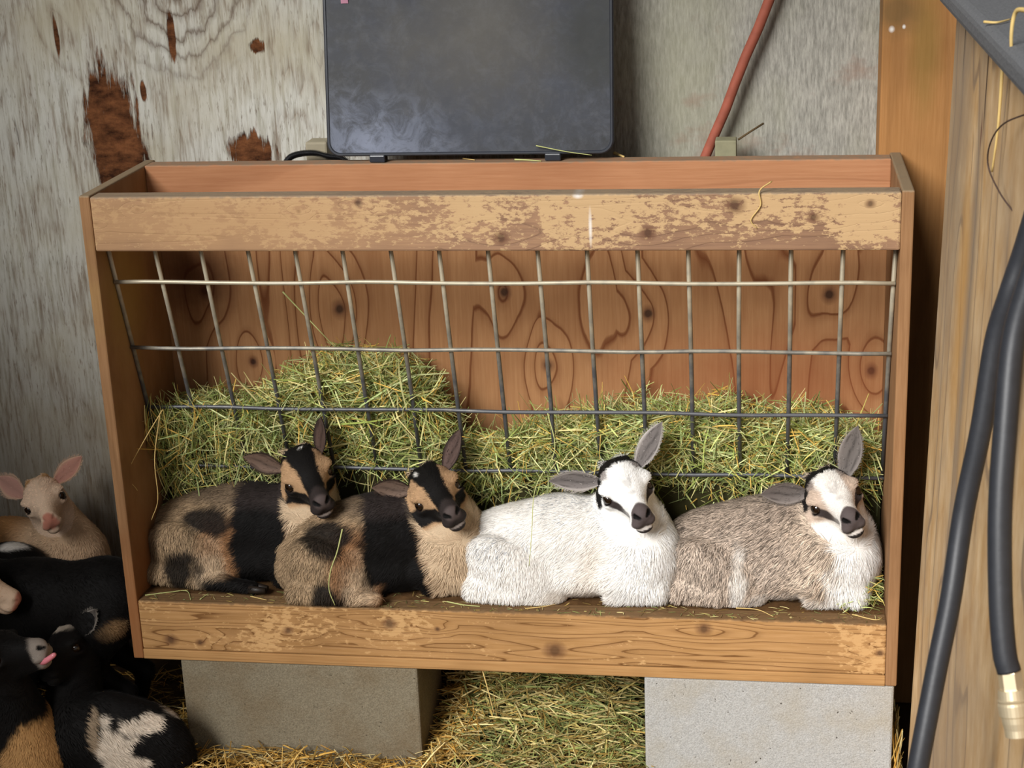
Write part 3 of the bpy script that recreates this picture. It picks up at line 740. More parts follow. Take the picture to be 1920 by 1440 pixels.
def surfnet(F, lo, h):
    n = np.array(F.shape); cell = n-1; S = F < 0
    acc = np.zeros(tuple(cell)+(3,), np.float32); cnt = np.zeros(tuple(cell), np.float32); crosses = []
    for a in range(3):
        b, c = [i for i in range(3) if i != a]
        s0 = [slice(None)]*3; s1 = [slice(None)]*3; s0[a] = slice(0, -1); s1[a] = slice(1, None)
        A, B = F[tuple(s0)], F[tuple(s1)]; X = S[tuple(s0)] != S[tuple(s1)]; crosses.append((X, S[tuple(s0)]))
        t = np.where(X, A/np.where(X, A-B, 1), 0)
        for db in (0, 1):
            for dc in (0, 1):
                q = [slice(None)]*3; q[b] = slice(db, db+cell[b]); q[c] = slice(dc, dc+cell[c]); q = tuple(q)
                xm = X[q].astype(np.float32); cnt += xm
                acc[..., a] += t[q]; acc[..., b] += db*xm; acc[..., c] += dc*xm
    act = cnt > 0; idx = np.full(tuple(cell), -1, np.int64); idx[act] = np.arange(act.sum())
    base = np.stack(np.nonzero(act), -1)
    V = (base + acc[act]/cnt[act][:, None])*h + lo
    Q = []
    for a in range(3):
        b, c = [(1, 2), (2, 0), (0, 1)][a]; X, sg = crosses[a]
        ii = np.stack(np.nonzero(X), -1)
        ok = (ii[:, b] > 0) & (ii[:, c] > 0) & (ii[:, b] < cell[b]) & (ii[:, c] < cell[c]); ii = ii[ok]
        sgn = sg[tuple(ii.T)]
        def g(ob, oc):
            j = ii.copy(); j[:, b] += ob; j[:, c] += oc; return idx[tuple(j.T)]
        q = np.stack([g(-1, -1), g(0, -1), g(0, 0), g(-1, 0)], -1)
        q[~sgn] = q[~sgn][:, ::-1]; Q.append(q)
    return V, np.concatenate(Q)
def normals(V, Q):
    fn = np.cross(V[Q[:, 2]]-V[Q[:, 0]], V[Q[:, 3]]-V[Q[:, 1]])
    N_ = np.zeros_like(V)
    for k in range(4): np.add.at(N_, Q[:, k], fn)
    return unit(N_)
def sample(V, Q, N_, dens):
    """dens per m2 at each vertex"""
    T_ = np.concatenate([Q[:, [0, 1, 2]], Q[:, [0, 2, 3]]])
    ar = .5*np.linalg.norm(np.cross(V[T_[:, 1]]-V[T_[:, 0]], V[T_[:, 2]]-V[T_[:, 0]]), axis=1)*dens[T_].mean(1)
    n = int(ar.sum()); 
    ti = rng.choice(len(T_), n, p=ar/ar.sum())
    u = rng.uniform(0, 1, (n, 2)); fl = u.sum(1) > 1; u[fl] = 1-u[fl]
    wts = np.stack([1-u.sum(1), u[:, 0], u[:, 1]], -1)
    P_ = (V[T_[ti]]*wts[..., None]).sum(1); nn = unit((N_[T_[ti]]*wts[..., None]).sum(1))
    return P_, nn
def hairs(P_, nn, flow, Ln, Wd, lift, droop=0.35, colr=None, tip=None):
    n = len(P_)
    tg = flow - (flow*nn).sum(1, keepdims=True)*nn; tg = unit(tg + 1e-6)
    d = unit(tg*np.cos(lift)[:, None] + nn*np.sin(lift)[:, None])
    s = unit(np.cross(nn, d)); V = []
    r0 = P_ - nn*.0008
    mid = P_ + d*(Ln*.5)[:, None]; end = P_ + d*Ln[:, None] - nn*(Ln*np.sin(lift)*droop)[:, None]
    hw = (Wd*.5)[:, None]
    V = np.stack([r0-s*hw, r0+s*hw, mid+s*hw*.85, mid-s*hw*.85, end], 1).reshape(-1, 3)
    k = np.arange(n)*5
    q = np.stack([k, k+1, k+2, k+3], -1); t = np.stack([k+3, k+2, k+4], -1)
    c5 = np.repeat(colr[:, None], 5, 1).copy()
    if tip is not None: c5[:, 4] = tip; c5[:, 2:4] = .6*c5[:, 2:4] + .4*tip[:, None]
    return V, q, t, c5.reshape(-1, 3)
def coat_mat(name, rough=0.7, sheen=0.03):
    t = NT(name, rough, 0.12); a = t.n('ShaderNodeAttribute', attribute_name='coat')
    t.color(a.outputs['Color']); t.b.inputs['Sheen Weight'].default_value = sheen
    t.b.inputs['Sheen Roughness'].default_value = .4
    return t.m
M_coat = coat_mat('goat_coat')
M_skin = coat_mat('goat_ear_skin', .65, .03)
M_iris = simple('eye_amber_brown', '#20140b', 0.08, 0.6, nscale=300, amt=.3, bumpd=0)
M_pupil = simple('eye_pupil', '#050404', 0.05, 0.6, amt=.1, bumpd=0)
M_hoof = simple('hoof_horn', '#231b15', 0.5, 0.4, nscale=80, amt=.3)
M_tongue = simple('wet_tongue', '#d9808a', 0.3, 0.5, nscale=120, amt=.12)

class Head:
    """r = the kid's left, f = towards the nose, u = crown; unit scale is a 13 cm head"""
    def __init__(s, c, left, fwd, scale):
        s.c = np.array(c, float); s.s = scale
        s.r = unit(left); f = np.array(fwd, float); f = f - (f @ s.r)*s.r; s.f = unit(f)
        s.u = np.cross(s.f, s.r); s.M = np.stack([s.r, s.f, s.u], 1)
    def w(s, p): return s.c + s.M @ (np.array(p, float)*s.s)
    def loc(s, P_): return ((P_-s.c) @ s.M)/s.s
    def prims(s):
        S = s.s
        E = lambda c, r, k=.012, sub=False: ell(s.w(c), np.array(r)*S, s.M, k*S, sub)
        K = lambda a, b, ra, rb, k=.012, sub=False: cone(s.w(a), s.w(b), ra*S, rb*S, k*S, sub)
        return [E((0, -.020, .006), (.033, .036, .033)),
                E((0, .004, .004), (.029, .030, .026)),
                K((0, .000, -.008), (0, .058, -.014), .0225, .0122, .014),
                K((0, .010, .006), (0, .060, -.006), .0150, .0105, .010),
                K((0, -.022, -.026), (0, .054, -.031), .0185, .0085, .010),
                E((-.019, -.014, -.014), (.015, .022, .019)), E((.019, -.014, -.014), (.015, .022, .019)),
                E((-.0265, .005, .0125), (.0105, .014, .007), .008), E((.0265, .005, .0125), (.0105, .014, .007), .008),
                E((-.0275, .006, -.006), (.009, .012, .006), .008), E((.0275, .006, -.006), (.009, .012, .006), .008),
                E((0, .0655, -.0115), (.0120, .0095, .0098), .006),
                E((-.0085, .060, -.021), (.0095, .012, .0075), .006), E((.0085, .060, -.021), (.0095, .012, .0075), .006),
                E((0, .0560, -.0325), (.0112, .0118, .0070), .006),
                E((-.013, -.030, .034), (.006, .006, .005), .006), E((.013, -.030, .034), (.006, .006, .005), .006),
                E((-.0335, .009, .0025), (.0095, .0105, .0075), .003, True), E((.0335, .009, .0025), (.0095, .0105, .0075), .003, True),
                K((-.0052, .0760, -.0105), (-.0110, .0690, -.0065), .0018, .0030, .0015, True),
                K((.0052, .0760, -.0105), (.0110, .0690, -.0065), .0018, .0030, .0015, True),
                K((0, .0760, -.0130), (0, .0770, -.0200), .0010, .0012, .001, True),
                K((-.0005, .0735, -.0262), (-.0150, .0560, -.0272), .0012, .0012, .001, True), K((-.0150, .0560, -.0272), (-.0205, .0380, -.0235), .0012, .0008, .001, True),
                K((.0005, .0735, -.0262), (.0150, .0560, -.0272), .0012, .0012, .001, True), K((.0150, .0560, -.0272), (.0205, .0380, -.0235), .0012, .0008, .001, True)]
    def eyes(s, parent):
        for sg in (-1, 1):
            bm = bmesh.new()
            bmesh.ops.create_uvsphere(bm, u_segments=24, v_segments=16, radius=.0088*s.s)
            out = s.M @ unit(np.array([sg*.93, .30, .12]))
            fw = unit(s.f - (s.f @ out)*out); up = np.cross(out, fw)
            c = s.w((sg*.0275, .0085, .0025))
            for f_ in bm.faces:
                d = np.array(f_.calc_center_median()); d = d/np.linalg.norm(d)
                a_, b_ = d @ fw, d @ up
                if d @ out > 0 and (a_/.52)**2+(b_/.30)**2 < 1: f_.material_index = 1
            bmesh.ops.translate(bm, verts=bm.verts, vec=Vector(c))
            o = bm_obj('eye', bm, M_iris, parent, True); o.data.materials.append(M_pupil)
    def ear(s, parent, base, tip, face, width, colr_in, colr_out, line=None, curl=.50, hair=True):
        """cupped leaf: base/tip world points, face = the way the hollow looks"""
        base, tip = np.array(base, float), np.array(tip, float); ax = tip-base; Ln = np.linalg.norm(ax); ax = ax/Ln
        fc = np.array(face, float); fc = unit(fc-(fc @ ax)*ax); sd = np.cross(ax, fc)
        nu, nv = 22, 13; V = []; Cc_ = []
        tt = np.linspace(0, 1, nu)
        wid = width*np.where(tt < .42, .42+.58*np.sin(tt/.42*math.pi/2), 1-np.clip((tt-.42)/.58, 0, 1)**1.9)
        wid = np.maximum(wid, .0012)
        for layer, off in ((0, 0.0), (1, -.0016)):
            for i, t in enumerate(tt):
                cu = curl*(1.9-1.5*t) if t < .9 else curl*.5
                for j in range(nv):
                    v = -1+2*j/(nv-1); ang = v*cu*1.1
                    R_ = wid[i]/2/max(cu*1.1, .2)
                    p = base + ax*(t*Ln) + sd*(R_*math.sin(ang)) + fc*(R_*(1-math.cos(ang)) + .006*math.sin(t*2.6)*(-1) + off)
                    V.append(p)
                    if layer == 0:
                        e = abs(v)
                        c_ = np.array(colr_in)*(.75+.35*e)
                        if line is not None:
                            st = max(0, math.cos(v*8.5+1.4*math.sin(t*6)+.6))**3*(1 if .12 < t < .80 and e < .75 else 0)*.6
                            c_ = c_*(1-st)+np.array(line)*st
                        ed = min(1, max(0, (e-.72)/.2))
                        c_ = c_*(1-ed)+np.array(colr_out)*ed
                    else: c_ = np.array(colr_out)
                    Cc_.append(c_)
        V = np.array(V); q = []
        m_ = nu*nv
        for i in range(nu-1):
            for j in range(nv-1):
                a_ = i*nv+j; q.append([a_, a_+1, a_+nv+1, a_+nv]); q.append([m_+a_, m_+a_+nv, m_+a_+nv+1, m_+a_+1])
            for j in (0, nv-1):
                a_ = i*nv+j; q.append([a_, a_+nv, m_+a_+nv, m_+a_])
        Cc_ = np.array(Cc_); tr = None
        if hair:
            n = 420; ii = rng.integers(1, nu-2, n); edge = rng.uniform(0, 1, n) < .55
            jj = np.where(edge, np.where(rng.uniform(0, 1, n) < .5, 0, nv-1), rng.integers(1, nv-1, n)); lay = np.where(edge, 0, rng.integers(0, 2, n))
            id_ = lay*m_+ii*nv+jj
            P_ = V[id_] + rng.normal(0, .0006, (n, 3)); nn = np.where(lay[:, None] == 0, fc, -fc)*np.ones((n, 3))
            fl = ax + rng.normal(0, .25, (n, 3)) + np.where(edge, np.where(jj == 0, -1, 1)*.5, 0)[:, None]*sd
            hv, hq, ht, hc = hairs(P_, nn, fl, rng.uniform(.003, .008, n), np.full(n, .0005), rng.uniform(.1, .3, n), .3, np.where(edge[:, None], colr_out, Cc_[id_]*1.15))
            b0 = len(V); V = np.concatenate([V, hv]); q = np.concatenate([np.array(q), hq+b0]); tr = ht+b0; Cc_ = np.concatenate([Cc_, hc])
        return fast('ear', V, q, tr, M_skin, parent, Cc_, True)

def rotz(a):
    c, s_ = math.cos(a), math.sin(a); return np.array([[c, -s_, 0], [s_, c, 0], [0, 0, 1]])

def make_kid(label, prims, head, coat, hoofs=(), h=.0022, dens=230000, floor=None, flow=None, length=None, group='young goats', lo=None, hi=None, wid=.0008):
    """one continuous body grown from blended volumes, then covered in short hair"""
    allp = prims + (head.prims() if head else [])
    bl = np.array([prim_bounds(p)[0] for p in allp if not p[5]]).min(0)-.012
    bh = np.array([prim_bounds(p)[1] for p in allp if not p[5]]).max(0)+.012
    F = field(allp, bl, bh, h, floor)
    V, Q = surfnet(F, bl, h); N_ = normals(V, Q)
    base = Vector(((bl[0]+bh[0])/2, (bl[1]+bh[1])/2, max(bl[2], floor if floor is not None else bl[2])))
    root = empty('goat_kid', base, label, 'goat', group)
    c0, _, _ = coat(V)
    dv = np.full(len(V), float(dens))
    if head:
        hl = head.loc(V); onh = (np.linalg.norm((hl-np.array([0, .015, -.008]))/np.array([.05, .075, .06]), axis=1) < 1)
        dv[onh] *= 2.2; dv[onh & (hl[:, 1] > .066)] *= .15
        eyed = np.minimum(np.linalg.norm(hl-np.array([.0285, .008, .0025]), axis=1), np.linalg.norm(hl-np.array([-.0285, .008, .0025]), axis=1))
        dv[eyed < .0108] = 0
    if floor is not None: dv[V[:, 2] < floor+.002] *= .1
    P_, nn = sample(V, Q, N_, dv)
    ch, th, ln = coat(P_)
    fl = flow(P_)
    fl = fl + .40*np.stack([vn(P_, 55, 31), vn(P_, 55, 32), vn(P_, 55, 33)], 1) + rng.normal(0, .14, P_.shape)
    lift = np.clip(.24 + .18*vn(P_, 70, 35) + rng.normal(0, .08, len(P_)), .04, .8)
    wd = np.full(len(P_), wid); Ln = ln*rng.uniform(.7, 1.2, len(P_))
    if head:
        hl = head.loc(P_); inh = (np.linalg.norm((hl-np.array([0, .015, -.008]))/np.array([.05, .075, .06]), axis=1) < 1)
        b_ = head.f*-1.0 + .0*head.u
        side = np.sign(hl[:, :1])*head.r*.5
        fl[inh] = (b_ + side + rng.normal(0, .25, P_.shape))[inh]
        lift[inh] *= .7; wd[inh] *= .7
    lum = np.exp(.14*vn(P_, 260, 37) + rng.normal(0, .12, len(P_)))[:, None]
    hv, hq, ht, hc = hairs(P_, nn, fl, Ln, wd, lift, .5, ch*lum, th*lum)
    if floor is not None: hv[:, 2] = np.maximum(hv[:, 2], floor+.0004)
    n0 = len(V)
    fast('body', np.concatenate([V, hv]), np.concatenate([Q, hq+n0]), ht+n0, M_coat, root, np.clip(np.concatenate([c0*.9, hc]), 0, .95), True)
    if head: head.eyes(root)
    for a_, b_, r_ in hoofs:
        a_, b_ = np.array(a_, float), np.array(b_, float); ax = unit(b_-a_); sd = unit(np.cross(ax, (0, 0, 1)))
        bm = bmesh.new()
        for sg in (-1, 1):
            o_ = sd*sg*r_*.48
            tube(bm, [a_+o_, a_+o_+(b_-a_)*.5, b_+o_*.8], lambda t: r_*(.62-.22*t), 10)
        bm_obj('hoof', bm, M_hoof, root, True)
    return root

def mixc(c, colr, m_):
    m_ = np.clip(m_, 0, 1)[:, None]; return c*(1-m_) + np.array(colr)*m_
def ellm(P_, c, r, soft=.15, wob=.25, seed=50, ns=45):
    d = np.linalg.norm((P_-np.array(c))/np.array(r), axis=1) + wob*vn(P_, ns, seed)
    return 1-sstep(d, 1-soft, 1+soft)
#@@PART4
c_tan, c_rump, c_black, c_orange, c_cream, c_face = (np.array(lin(v)) for v in ('#a8865f', '#a38a6c', '#0f0d0c', '#966843', '#c8b092', '#ae8c69'))
c_white, c_snow, c_grey, c_dark = (np.array(lin(v)) for v in ('#e4dfd8', '#f2f0ec', '#8d8178', '#3a3230'))

def head_coat(hl, style, c, tp, ln, spot=None):
    x, y, z = np.abs(hl[:, 0]), hl[:, 1], hl[:, 2]; wob = .0022*vn(hl, 120, 61); xs_ = x+wob
    inh = np.linalg.norm((hl-np.array([0, .012, -.006]))/np.array([.045, .078, .055]), axis=1) < 1
    n = len(hl); o = np.zeros((n, 3)); L_ = np.full(n, .0045)
    eye = np.array([.0285, .008, .0025]); ha = np.stack([x, y, z], 1)
    seg_b = np.array([.0150, .050, -.017]); ab = seg_b-eye; t_ = np.clip(((ha-eye) @ ab)/(ab @ ab), 0, 1); segd = np.linalg.norm(ha-eye-t_[:, None]*ab, axis=1)+wob
    if style == 'stripe':
        o[:] = c_face; o = mixc(o, c_cream, sstep(-z, .026, .034))
        bw = .0118+.0055*(1-sstep(y, -.01, .03)); blaze = (1-sstep(xs_-bw, 0, .0025))*sstep(z, -.014, -.008)
        o = mixc(o, c_black*1.4, blaze)
        o = mixc(o, c_black*1.3, sstep(-y+z*.35+wob*1.5, .0225, .0275)*sstep(z, -.006, .002))
        cheek = sstep(-z+wob, .0015, .0045)*(1-sstep(-z+wob, .024, .028))*sstep(y, -.008, 0)*sstep(xs_, .008, .012)
        o = mixc(o, c_black*1.3, cheek)
        o = mixc(o, c_dark*.7, sstep(y+wob, .050, .057)); o = mixc(o, c_dark*2.0, ellm(hl, (0, .075, -.008), (.013, .012, .010), .3, .1, 65)); o = mixc(o, c_white*.7, ellm(hl, spot[0], spot[1], .3, .4, 67, 110)) if spot is not None else o
        o = mixc(o, np.array(lin('#8f847d')), sstep(y, .042, .050)*sstep(-z, .0275, .0285)*(1-sstep(-z, .0310, .0325)))
        o = mixc(o, np.array(lin('#a08060')), (1-sstep(segd, .0085, .0105))*(t_ < .02))
    elif style in ('white', 'beige'):
        o[:] = c_snow if style == 'white' else c_white
        if style == 'beige': o = mixc(o, np.array(lin('#b89f8a')), sstep(xs_, .013, .020)*(1-sstep(y, .03, .05))*sstep(z, -.02, -.01)*.85)
        o = mixc(o, np.array(lin('#7d736e')), ellm(ha, (.020, -.014, .026), (.008, .014, .010), .4, .6, 62, 150)*.85)
        o = mixc(o, c_black*1.6, sstep(-y+z*.35+wob*2, .0205, .0255)*sstep(z, -.006, .002))
        o = mixc(o, c_black*1.6, sstep(x, .0255, .0285)*sstep(-y+wob, .000, .007)*sstep(z, -.022, -.012))
        o = mixc(o, c_dark, (1-sstep(segd, .0055, .0085))*(1-.35*sstep(t_, .5, .9)))
        o = mixc(o, np.array(lin('#6d6562')), ellm(ha, (0, .024, .018), (.004, .012, .02), .5, .8, 63, 150)*.35)
        o = mixc(o, np.array(lin('#564d4c')), sstep(y+wob+.25*(z+.012), .0615, .066)*sstep(z+.25*wob, -.0262, -.0245)); o = mixc(o, np.array(lin('#2b2626')), sstep(y, .040, .048)*ellm(ha, (.012, .058, -.0262), (.014, .022, .0019), .4, .1, 65))
        o = mixc(o, np.array(lin('#d3cbc4')), sstep(y, .045, .05)*ellm(hl, (0, .062, -.0298), (.016, .018, .0021), .3, .15, 64, 90)*.85)
        o = mixc(o, np.array(lin('#332d2c')), sstep(y, .05, .055)*sstep(-z, .0315, .0325)*(1-sstep(-z, .0385, .0400)))
    elif style == 'cream':
        o[:] = np.array(lin('#dcbfa4')); o = mixc(o, np.array(lin('#a87f52')), sstep(-y+z*.3+wob, .020, .034)*(1-(1-sstep(xs_, .008, .011))*.6))
        o = mixc(o, np.array(lin('#b97a66')), sstep(y+wob, .066, .071)); L_[:] = .0045
    else:
        o[:] = c_black*1.2
        if style == 'tongue':
            o = mixc(o, np.array(lin('#8d8278')), sstep(y+wob, .050, .058)); o = mixc(o, np.array(lin('#6d5844')), (1-sstep(segd, .010, .014))*(t_ < .05))
            o = mixc(o, c_white, ellm(hl, (0, -.02, .034), (.010, .012, .012), .3, .4, 66, 80))
        if style == 'patch': o = mixc(o, np.array(lin('#b3a594')), ellm(hl, (0, -.018, .034), (.018, .016, .014), .3, .5, 66, 80))
    o = mixc(o, np.array(lin('#1d1715')), (1-sstep(np.linalg.norm(ha-eye, axis=1), .0098, .0125)))
    nz_ = cone((.0052, .0760, -.0105), (.0110, .0690, -.0065), .0018, .0030); nd = prim_d(nz_, ha)
    if style != 'cream': o = mixc(o, c_black*.6, 1-sstep(nd, .0002, .0016))
    L_ = np.where((y < .03) & (z > .008), .0075, L_); L_ = np.where(y > .055, .002, L_); L_ = np.where(segd < .012, .0028, L_)
    m_ = inh[:, None]
    return np.where(m_, o, c), np.where(m_, o*1.05, tp), np.where(inh, L_, ln)

def lying_body(org, yaw, s=1.0, thigh=(0, 0), neck_to=None, near_foot=(.03, -.088), chest=1.0, head=None, rump=1.0, tall=1.0):
    R_ = rotz(yaw); org = np.array(org, float)
    w = lambda p: org + R_ @ (np.array(p, float)*np.array([s, s, 1]))
    E = lambda c, r, k=.025, M=None: ell(w(c), np.array(r)*np.array([s, s, 1]), R_ if M is None else R_ @ M, k)
    K = lambda a, b, ra, rb, k=.014: cone(w(a), w(b), ra, rb, k)
    tx, tz = thigh
    ca, sa = math.cos(.60), math.sin(.60); Mt = np.array([[ca, 0, sa], [0, 1, 0], [-sa, 0, ca]])
    P_ = [E((.012, .006, .076), (.112, .068, .083*tall)), E((-.082, .008, .062), (.086*rump, .064, .070*rump), .035),
          E((.098, .0, .076), (.072, .060, .076*chest), .03), E((.128, -.018, .058), (.052, .050, .062*chest), .03),
          E((.02, .0, .035), (.13, .070, .04), .02),
          E((-.092, -.018, .036), (.078, .056, .048), .03), E((-.068+tx, -.050, .040+tz), (.090, .035, .052), .008, Mt),
          K((-.135+tx, -.070, .019), (near_foot[0], near_foot[1], .0125), .0165, .0105, .014),
          K((.090, -.052, .040), (.150, -.050, .026), .030, .022, .016), K((.150, -.050, .022), (.085, -.066, .014), .017, .010, .010),
          K((-.160, .01, .080), (-.176, .0, .045), .014, .009, .015)]
    if head is not None:
        a_, b_ = w((.118, -.006, .085)), head.w((0, -.030, -.018))
        P_ += [cone(a_, b_, .054, .033*head.s, .03), cone(w((.135, -.022, .07)), head.w((0, -.018, -.03)), .045, .028*head.s, .025)]
    inv = lambda X: ((X-org) @ R_)/np.array([s, s, 1])
    hoof = (w((near_foot[0]-.004, near_foot[1], .0125)), w((near_foot[0]+.024, near_foot[1]-.002, .011)), .012)
    return P_, inv, w, hoof, R_

def body_flow(R_, inv, head):
    def fl(P_):
        b = inv(P_); o = np.tile(R_ @ np.array([-.75, 0, -.55]), (len(P_), 1))
        th = ellm(b, (-.09, -.07, .05), (.075, .05, .06), .3, 0); o = o*(1-th[:, None]) + th[:, None]*(R_ @ np.array([-.15, 0, -1.0]))
        ch = sstep(b[:, 0], .08, .14); o = o*(1-ch[:, None]) + ch[:, None]*(R_ @ np.array([.05, -.15, -1.0]))
        return o
    return fl

def aim_head(c, left, nose, hs):
    """turn the head so its nose tip lies on the sight line through the given point"""
    d = ray(nose[0], nose[1]); d = d/np.linalg.norm(d); R0 = .0745*hs
    q = CAM-c; b = q @ d; disc = max(b*b-(q @ q-R0*R0), 0.0)
    tip = CAM + d*(-b-math.sqrt(disc)); f = unit(tip-c); l_ = unit(left); l_ = unit(l_-(l_ @ f)*f); u = np.cross(f, l_)
    a = .165; f2 = f*math.cos(a)+u*math.sin(a)      # nose tip sits a little under the axis
    return Head(c, l_, f2, hs)

def feeder_kid(label, org, yaw, s, mid, eyeN, eyeF, nose, style, coat, ears, foot, thigh=(0, 0), hs=1.18, spot=None, **kw):
    N_, F_ = at(*eyeN), at(*eyeF); c = (N_+F_)/2 if mid is None else at(*mid)
    head = aim_head(c, F_-N_, nose, hs)
    P_, inv, w, hoof, R_ = lying_body(org, yaw, s, thigh, head=head, near_foot=foot, **kw)
    def ct(X):
        cc, tt, ll = coat(inv(X), X); return head_coat(head.loc(X), style, cc, tt, ll, spot)
    root = make_kid(label, P_, head, ct, [hoof] if foot[2:] else [], floor=SILL+.0008, flow=body_flow(R_, inv, head), group='kids lying in the feeder')
    for sg, tip, face, wd, ci, co, ln in ears:
        head.ear(root, head.w((sg*.029, -.022, .018)), at(*tip), face, wd, lin(ci), lin(co), lin(ln) if ln else None)
    return root, head

def buck_coat(cape, p_top, p_low, foot):
    def f(b, X):
        n = len(b); x, y, z = b.T
        wob = .012*vn(b, 28, 41)+.005*vn(b, 90, 42)
        c = np.tile(c_rump, (n, 1))*(1+.18*vn(b, 60, 43))[:, None]
        fl = sstep(x+wob, cape[0]-.075, cape[0]-.035)
        c = mixc(c, c_orange, fl*.85*sstep(.135-z, 0, .03)); 
        c = mixc(c, c_cream, ellm(b, (p_low[0]+.055, -.09, .035), (.028, .05, .05), .5, .35, 44)*.8)
        c = mixc(c, c_black*2.2, ellm(b, p_top[:3], p_top[3], .25, .4, 45)*.95)
        c = mixc(c, c_black*1.5, ellm(b, p_low[:3], p_low[3], .25, .4, 46)*.95)
        cp = sstep(x+wob, cape[0]-.008, cape[0]+.006)*(1-sstep(x+wob*.7+.25*(z-.08), cape[1]-.008, cape[1]+.008))
        cp = cp*(1-sstep(-y, .062, .07)*(1-sstep(z, .025, .035))*(1-foot)*(1-sstep(x, .0, .02)))
        c = mixc(c, c_black, cp)
        ch = sstep(x+wob*.7+.25*(z-.08), cape[1]-.006, cape[1]+.008)
        c = mixc(c, c_cream, ch)
        c = mixc(c, c_dark*1.2, sstep(z, .125, .145)*(1-ch)*.55)
        c = mixc(c, c_black*1.3, (1-sstep(z, .020, .030))*sstep(-y, .070, .078)*sstep(x, -.06, -.03)*foot)
        L_ = .012 + .006*ch
        dk = (rng.uniform(0, 1, n) < .33)*(1-cp)*(1-ch)
        c = c*(1-.45*dk[:, None])
        return c, c*1.12, L_
    return f
def white_coat(b, X):
    n = len(b); x, y, z = b.T
    c = np.tile(np.array(lin('#e9e5df')), (n, 1)); c = mixc(c, np.array(lin('#dcd0c2')), sstep(.10*vn(b, 14, 47)+.02, 0, .08)*.55)
    g = ellm(b, (-.10, -.08, .095), (.05, .05, .022), .6, .6, 48)*.16 + ellm(b, (.05, .01, .150), (.10, .05, .022), .6, .6, 49)*.20
    dk = rng.uniform(0, 1, n) < g*1.2
    c[dk] = np.array(lin('#a2a4a8'))
    ch = sstep(x, .05, .11); c = mixc(c, c_snow, ch)
    return c, c*1.08, .013+.007*ch
def grey_coat(b, X):
    n = len(b); x, y, z = b.T
    c = np.tile(np.array(lin('#b3a394')), (n, 1)); c = mixc(c, np.array(lin('#958577')), sstep(z+.03*vn(b, 20, 51), .09, .14)*.7)
    c = mixc(c, np.array(lin('#c3b09c')), sstep(x+.02*vn(b, 25, 52), .02, .08)*.65)
    u = rng.uniform(0, 1, n)
    c = np.where((u < .28)[:, None], c*.42, c); c = np.where((u > .72)[:, None], np.minimum(c*1.5, .85), c)
    st = ellm(b, (-.035, -.09, .035), (.012, .06, .05), .5, .5, 53); c = mixc(c, c_white, st*.9)
    ch = sstep(x+.015*vn(b, 30, 54)-.12*(z-.05), .105, .125)*sstep(-y, -.06, -.02)
    c = mixc(c, c_snow, ch); c = mixc(c, c_white, (1-sstep(z, .012, .03))*.6*sstep(x, -.03, .0))
    tp = np.where((u < .42)[:, None], c*.5, c*1.15); tp = mixc(tp, c_snow, ch)
    return c, tp, .014+.009*sstep(x, .05, .12)

CAMF = np.array([-.05, -1, .35])
feeder_kid('tan kid with a black saddle lying at the left end of the feeder', (.166, .132, SILL), -.04, 1.0, None, (543, 912, .085), (614, 879, .120), (606, 947, .045), 'stripe',
    buck_coat((.005, .112), (-.038, -.065, .112, (.036, .06, .022)), (-.085, -.09, .035, (.035, .06, .030)), 1),
    [(-1, (455, 857, .105), CAMF+np.array([.1, 0, -.25]), .036, '#6b574b', '#3a2e28', '#2a201c'), (1, (598, 783, .100), CAMF+np.array([-.6, 0, 0]), .038, '#5d4a42', '#241d1a', '#251c19')], (.045, -.092, 1), spot=((.003, -.017, .038), (.003, .003, .006)))
feeder_kid('tan kid with a black saddle, second from the left, its haunch on the sill', (.412, .098, SILL), .16, 1.0, None, (783, 949, .080), (857, 905, .112), (851, 968, .035), 'stripe',
    buck_coat((-.020, .078), (-.075, -.065, .108, (.042, .06, .026)), (-.082, -.09, .018, (.034, .06, .026)), 0),
    [(-1, (697, 916, .088), CAMF+np.array([.1, 0, -.25]), .036, '#6d5a4e', '#3a2e28', '#2a201c'), (1, (860, 806, .102), CAMF+np.array([-.6, 0, 0]), .038, '#62504a', '#241d1a', '#251c19')], (.0, -.092), spot=((-.011, -.013, .033), (.0035, .007, .008)))
feeder_kid('white kid with a dark nose and black crown, third from the left in the feeder', (.722, .108, SILL), -.02, 1.04, None, (1133, 937, .075), (1217, 903, .103), (1207, 972, .025), 'white', white_coat,
    [(-1, (1028, 903, .105), CAMF+np.array([.1, 0, -.25]), .036, '#6f6865', '#a8a09a', '#2e2a29'), (1, (1238, 792, .098), CAMF+np.array([-.5, 0, 0]), .040, '#77706d', '#b5aea8', '#2e2a29')], (-.07, -.075))
feeder_kid('grey brown kid with a white chest lying at the right end of the feeder', (1.046, .118, SILL), -.04, .98, None, (1527, 957, .085), (1604, 917, .112), (1600, 978, .035), 'beige', grey_coat,
    [(-1, (1428, 928, .092), CAMF+np.array([.1, 0, -.25]), .038, '#6f6763', '#847b75', '#262221'), (1, (1606, 801, .100), CAMF+np.array([-.3, 0, 0]), .042, '#756e6a', '#8d8580', '#262221')], (-.07, -.075))
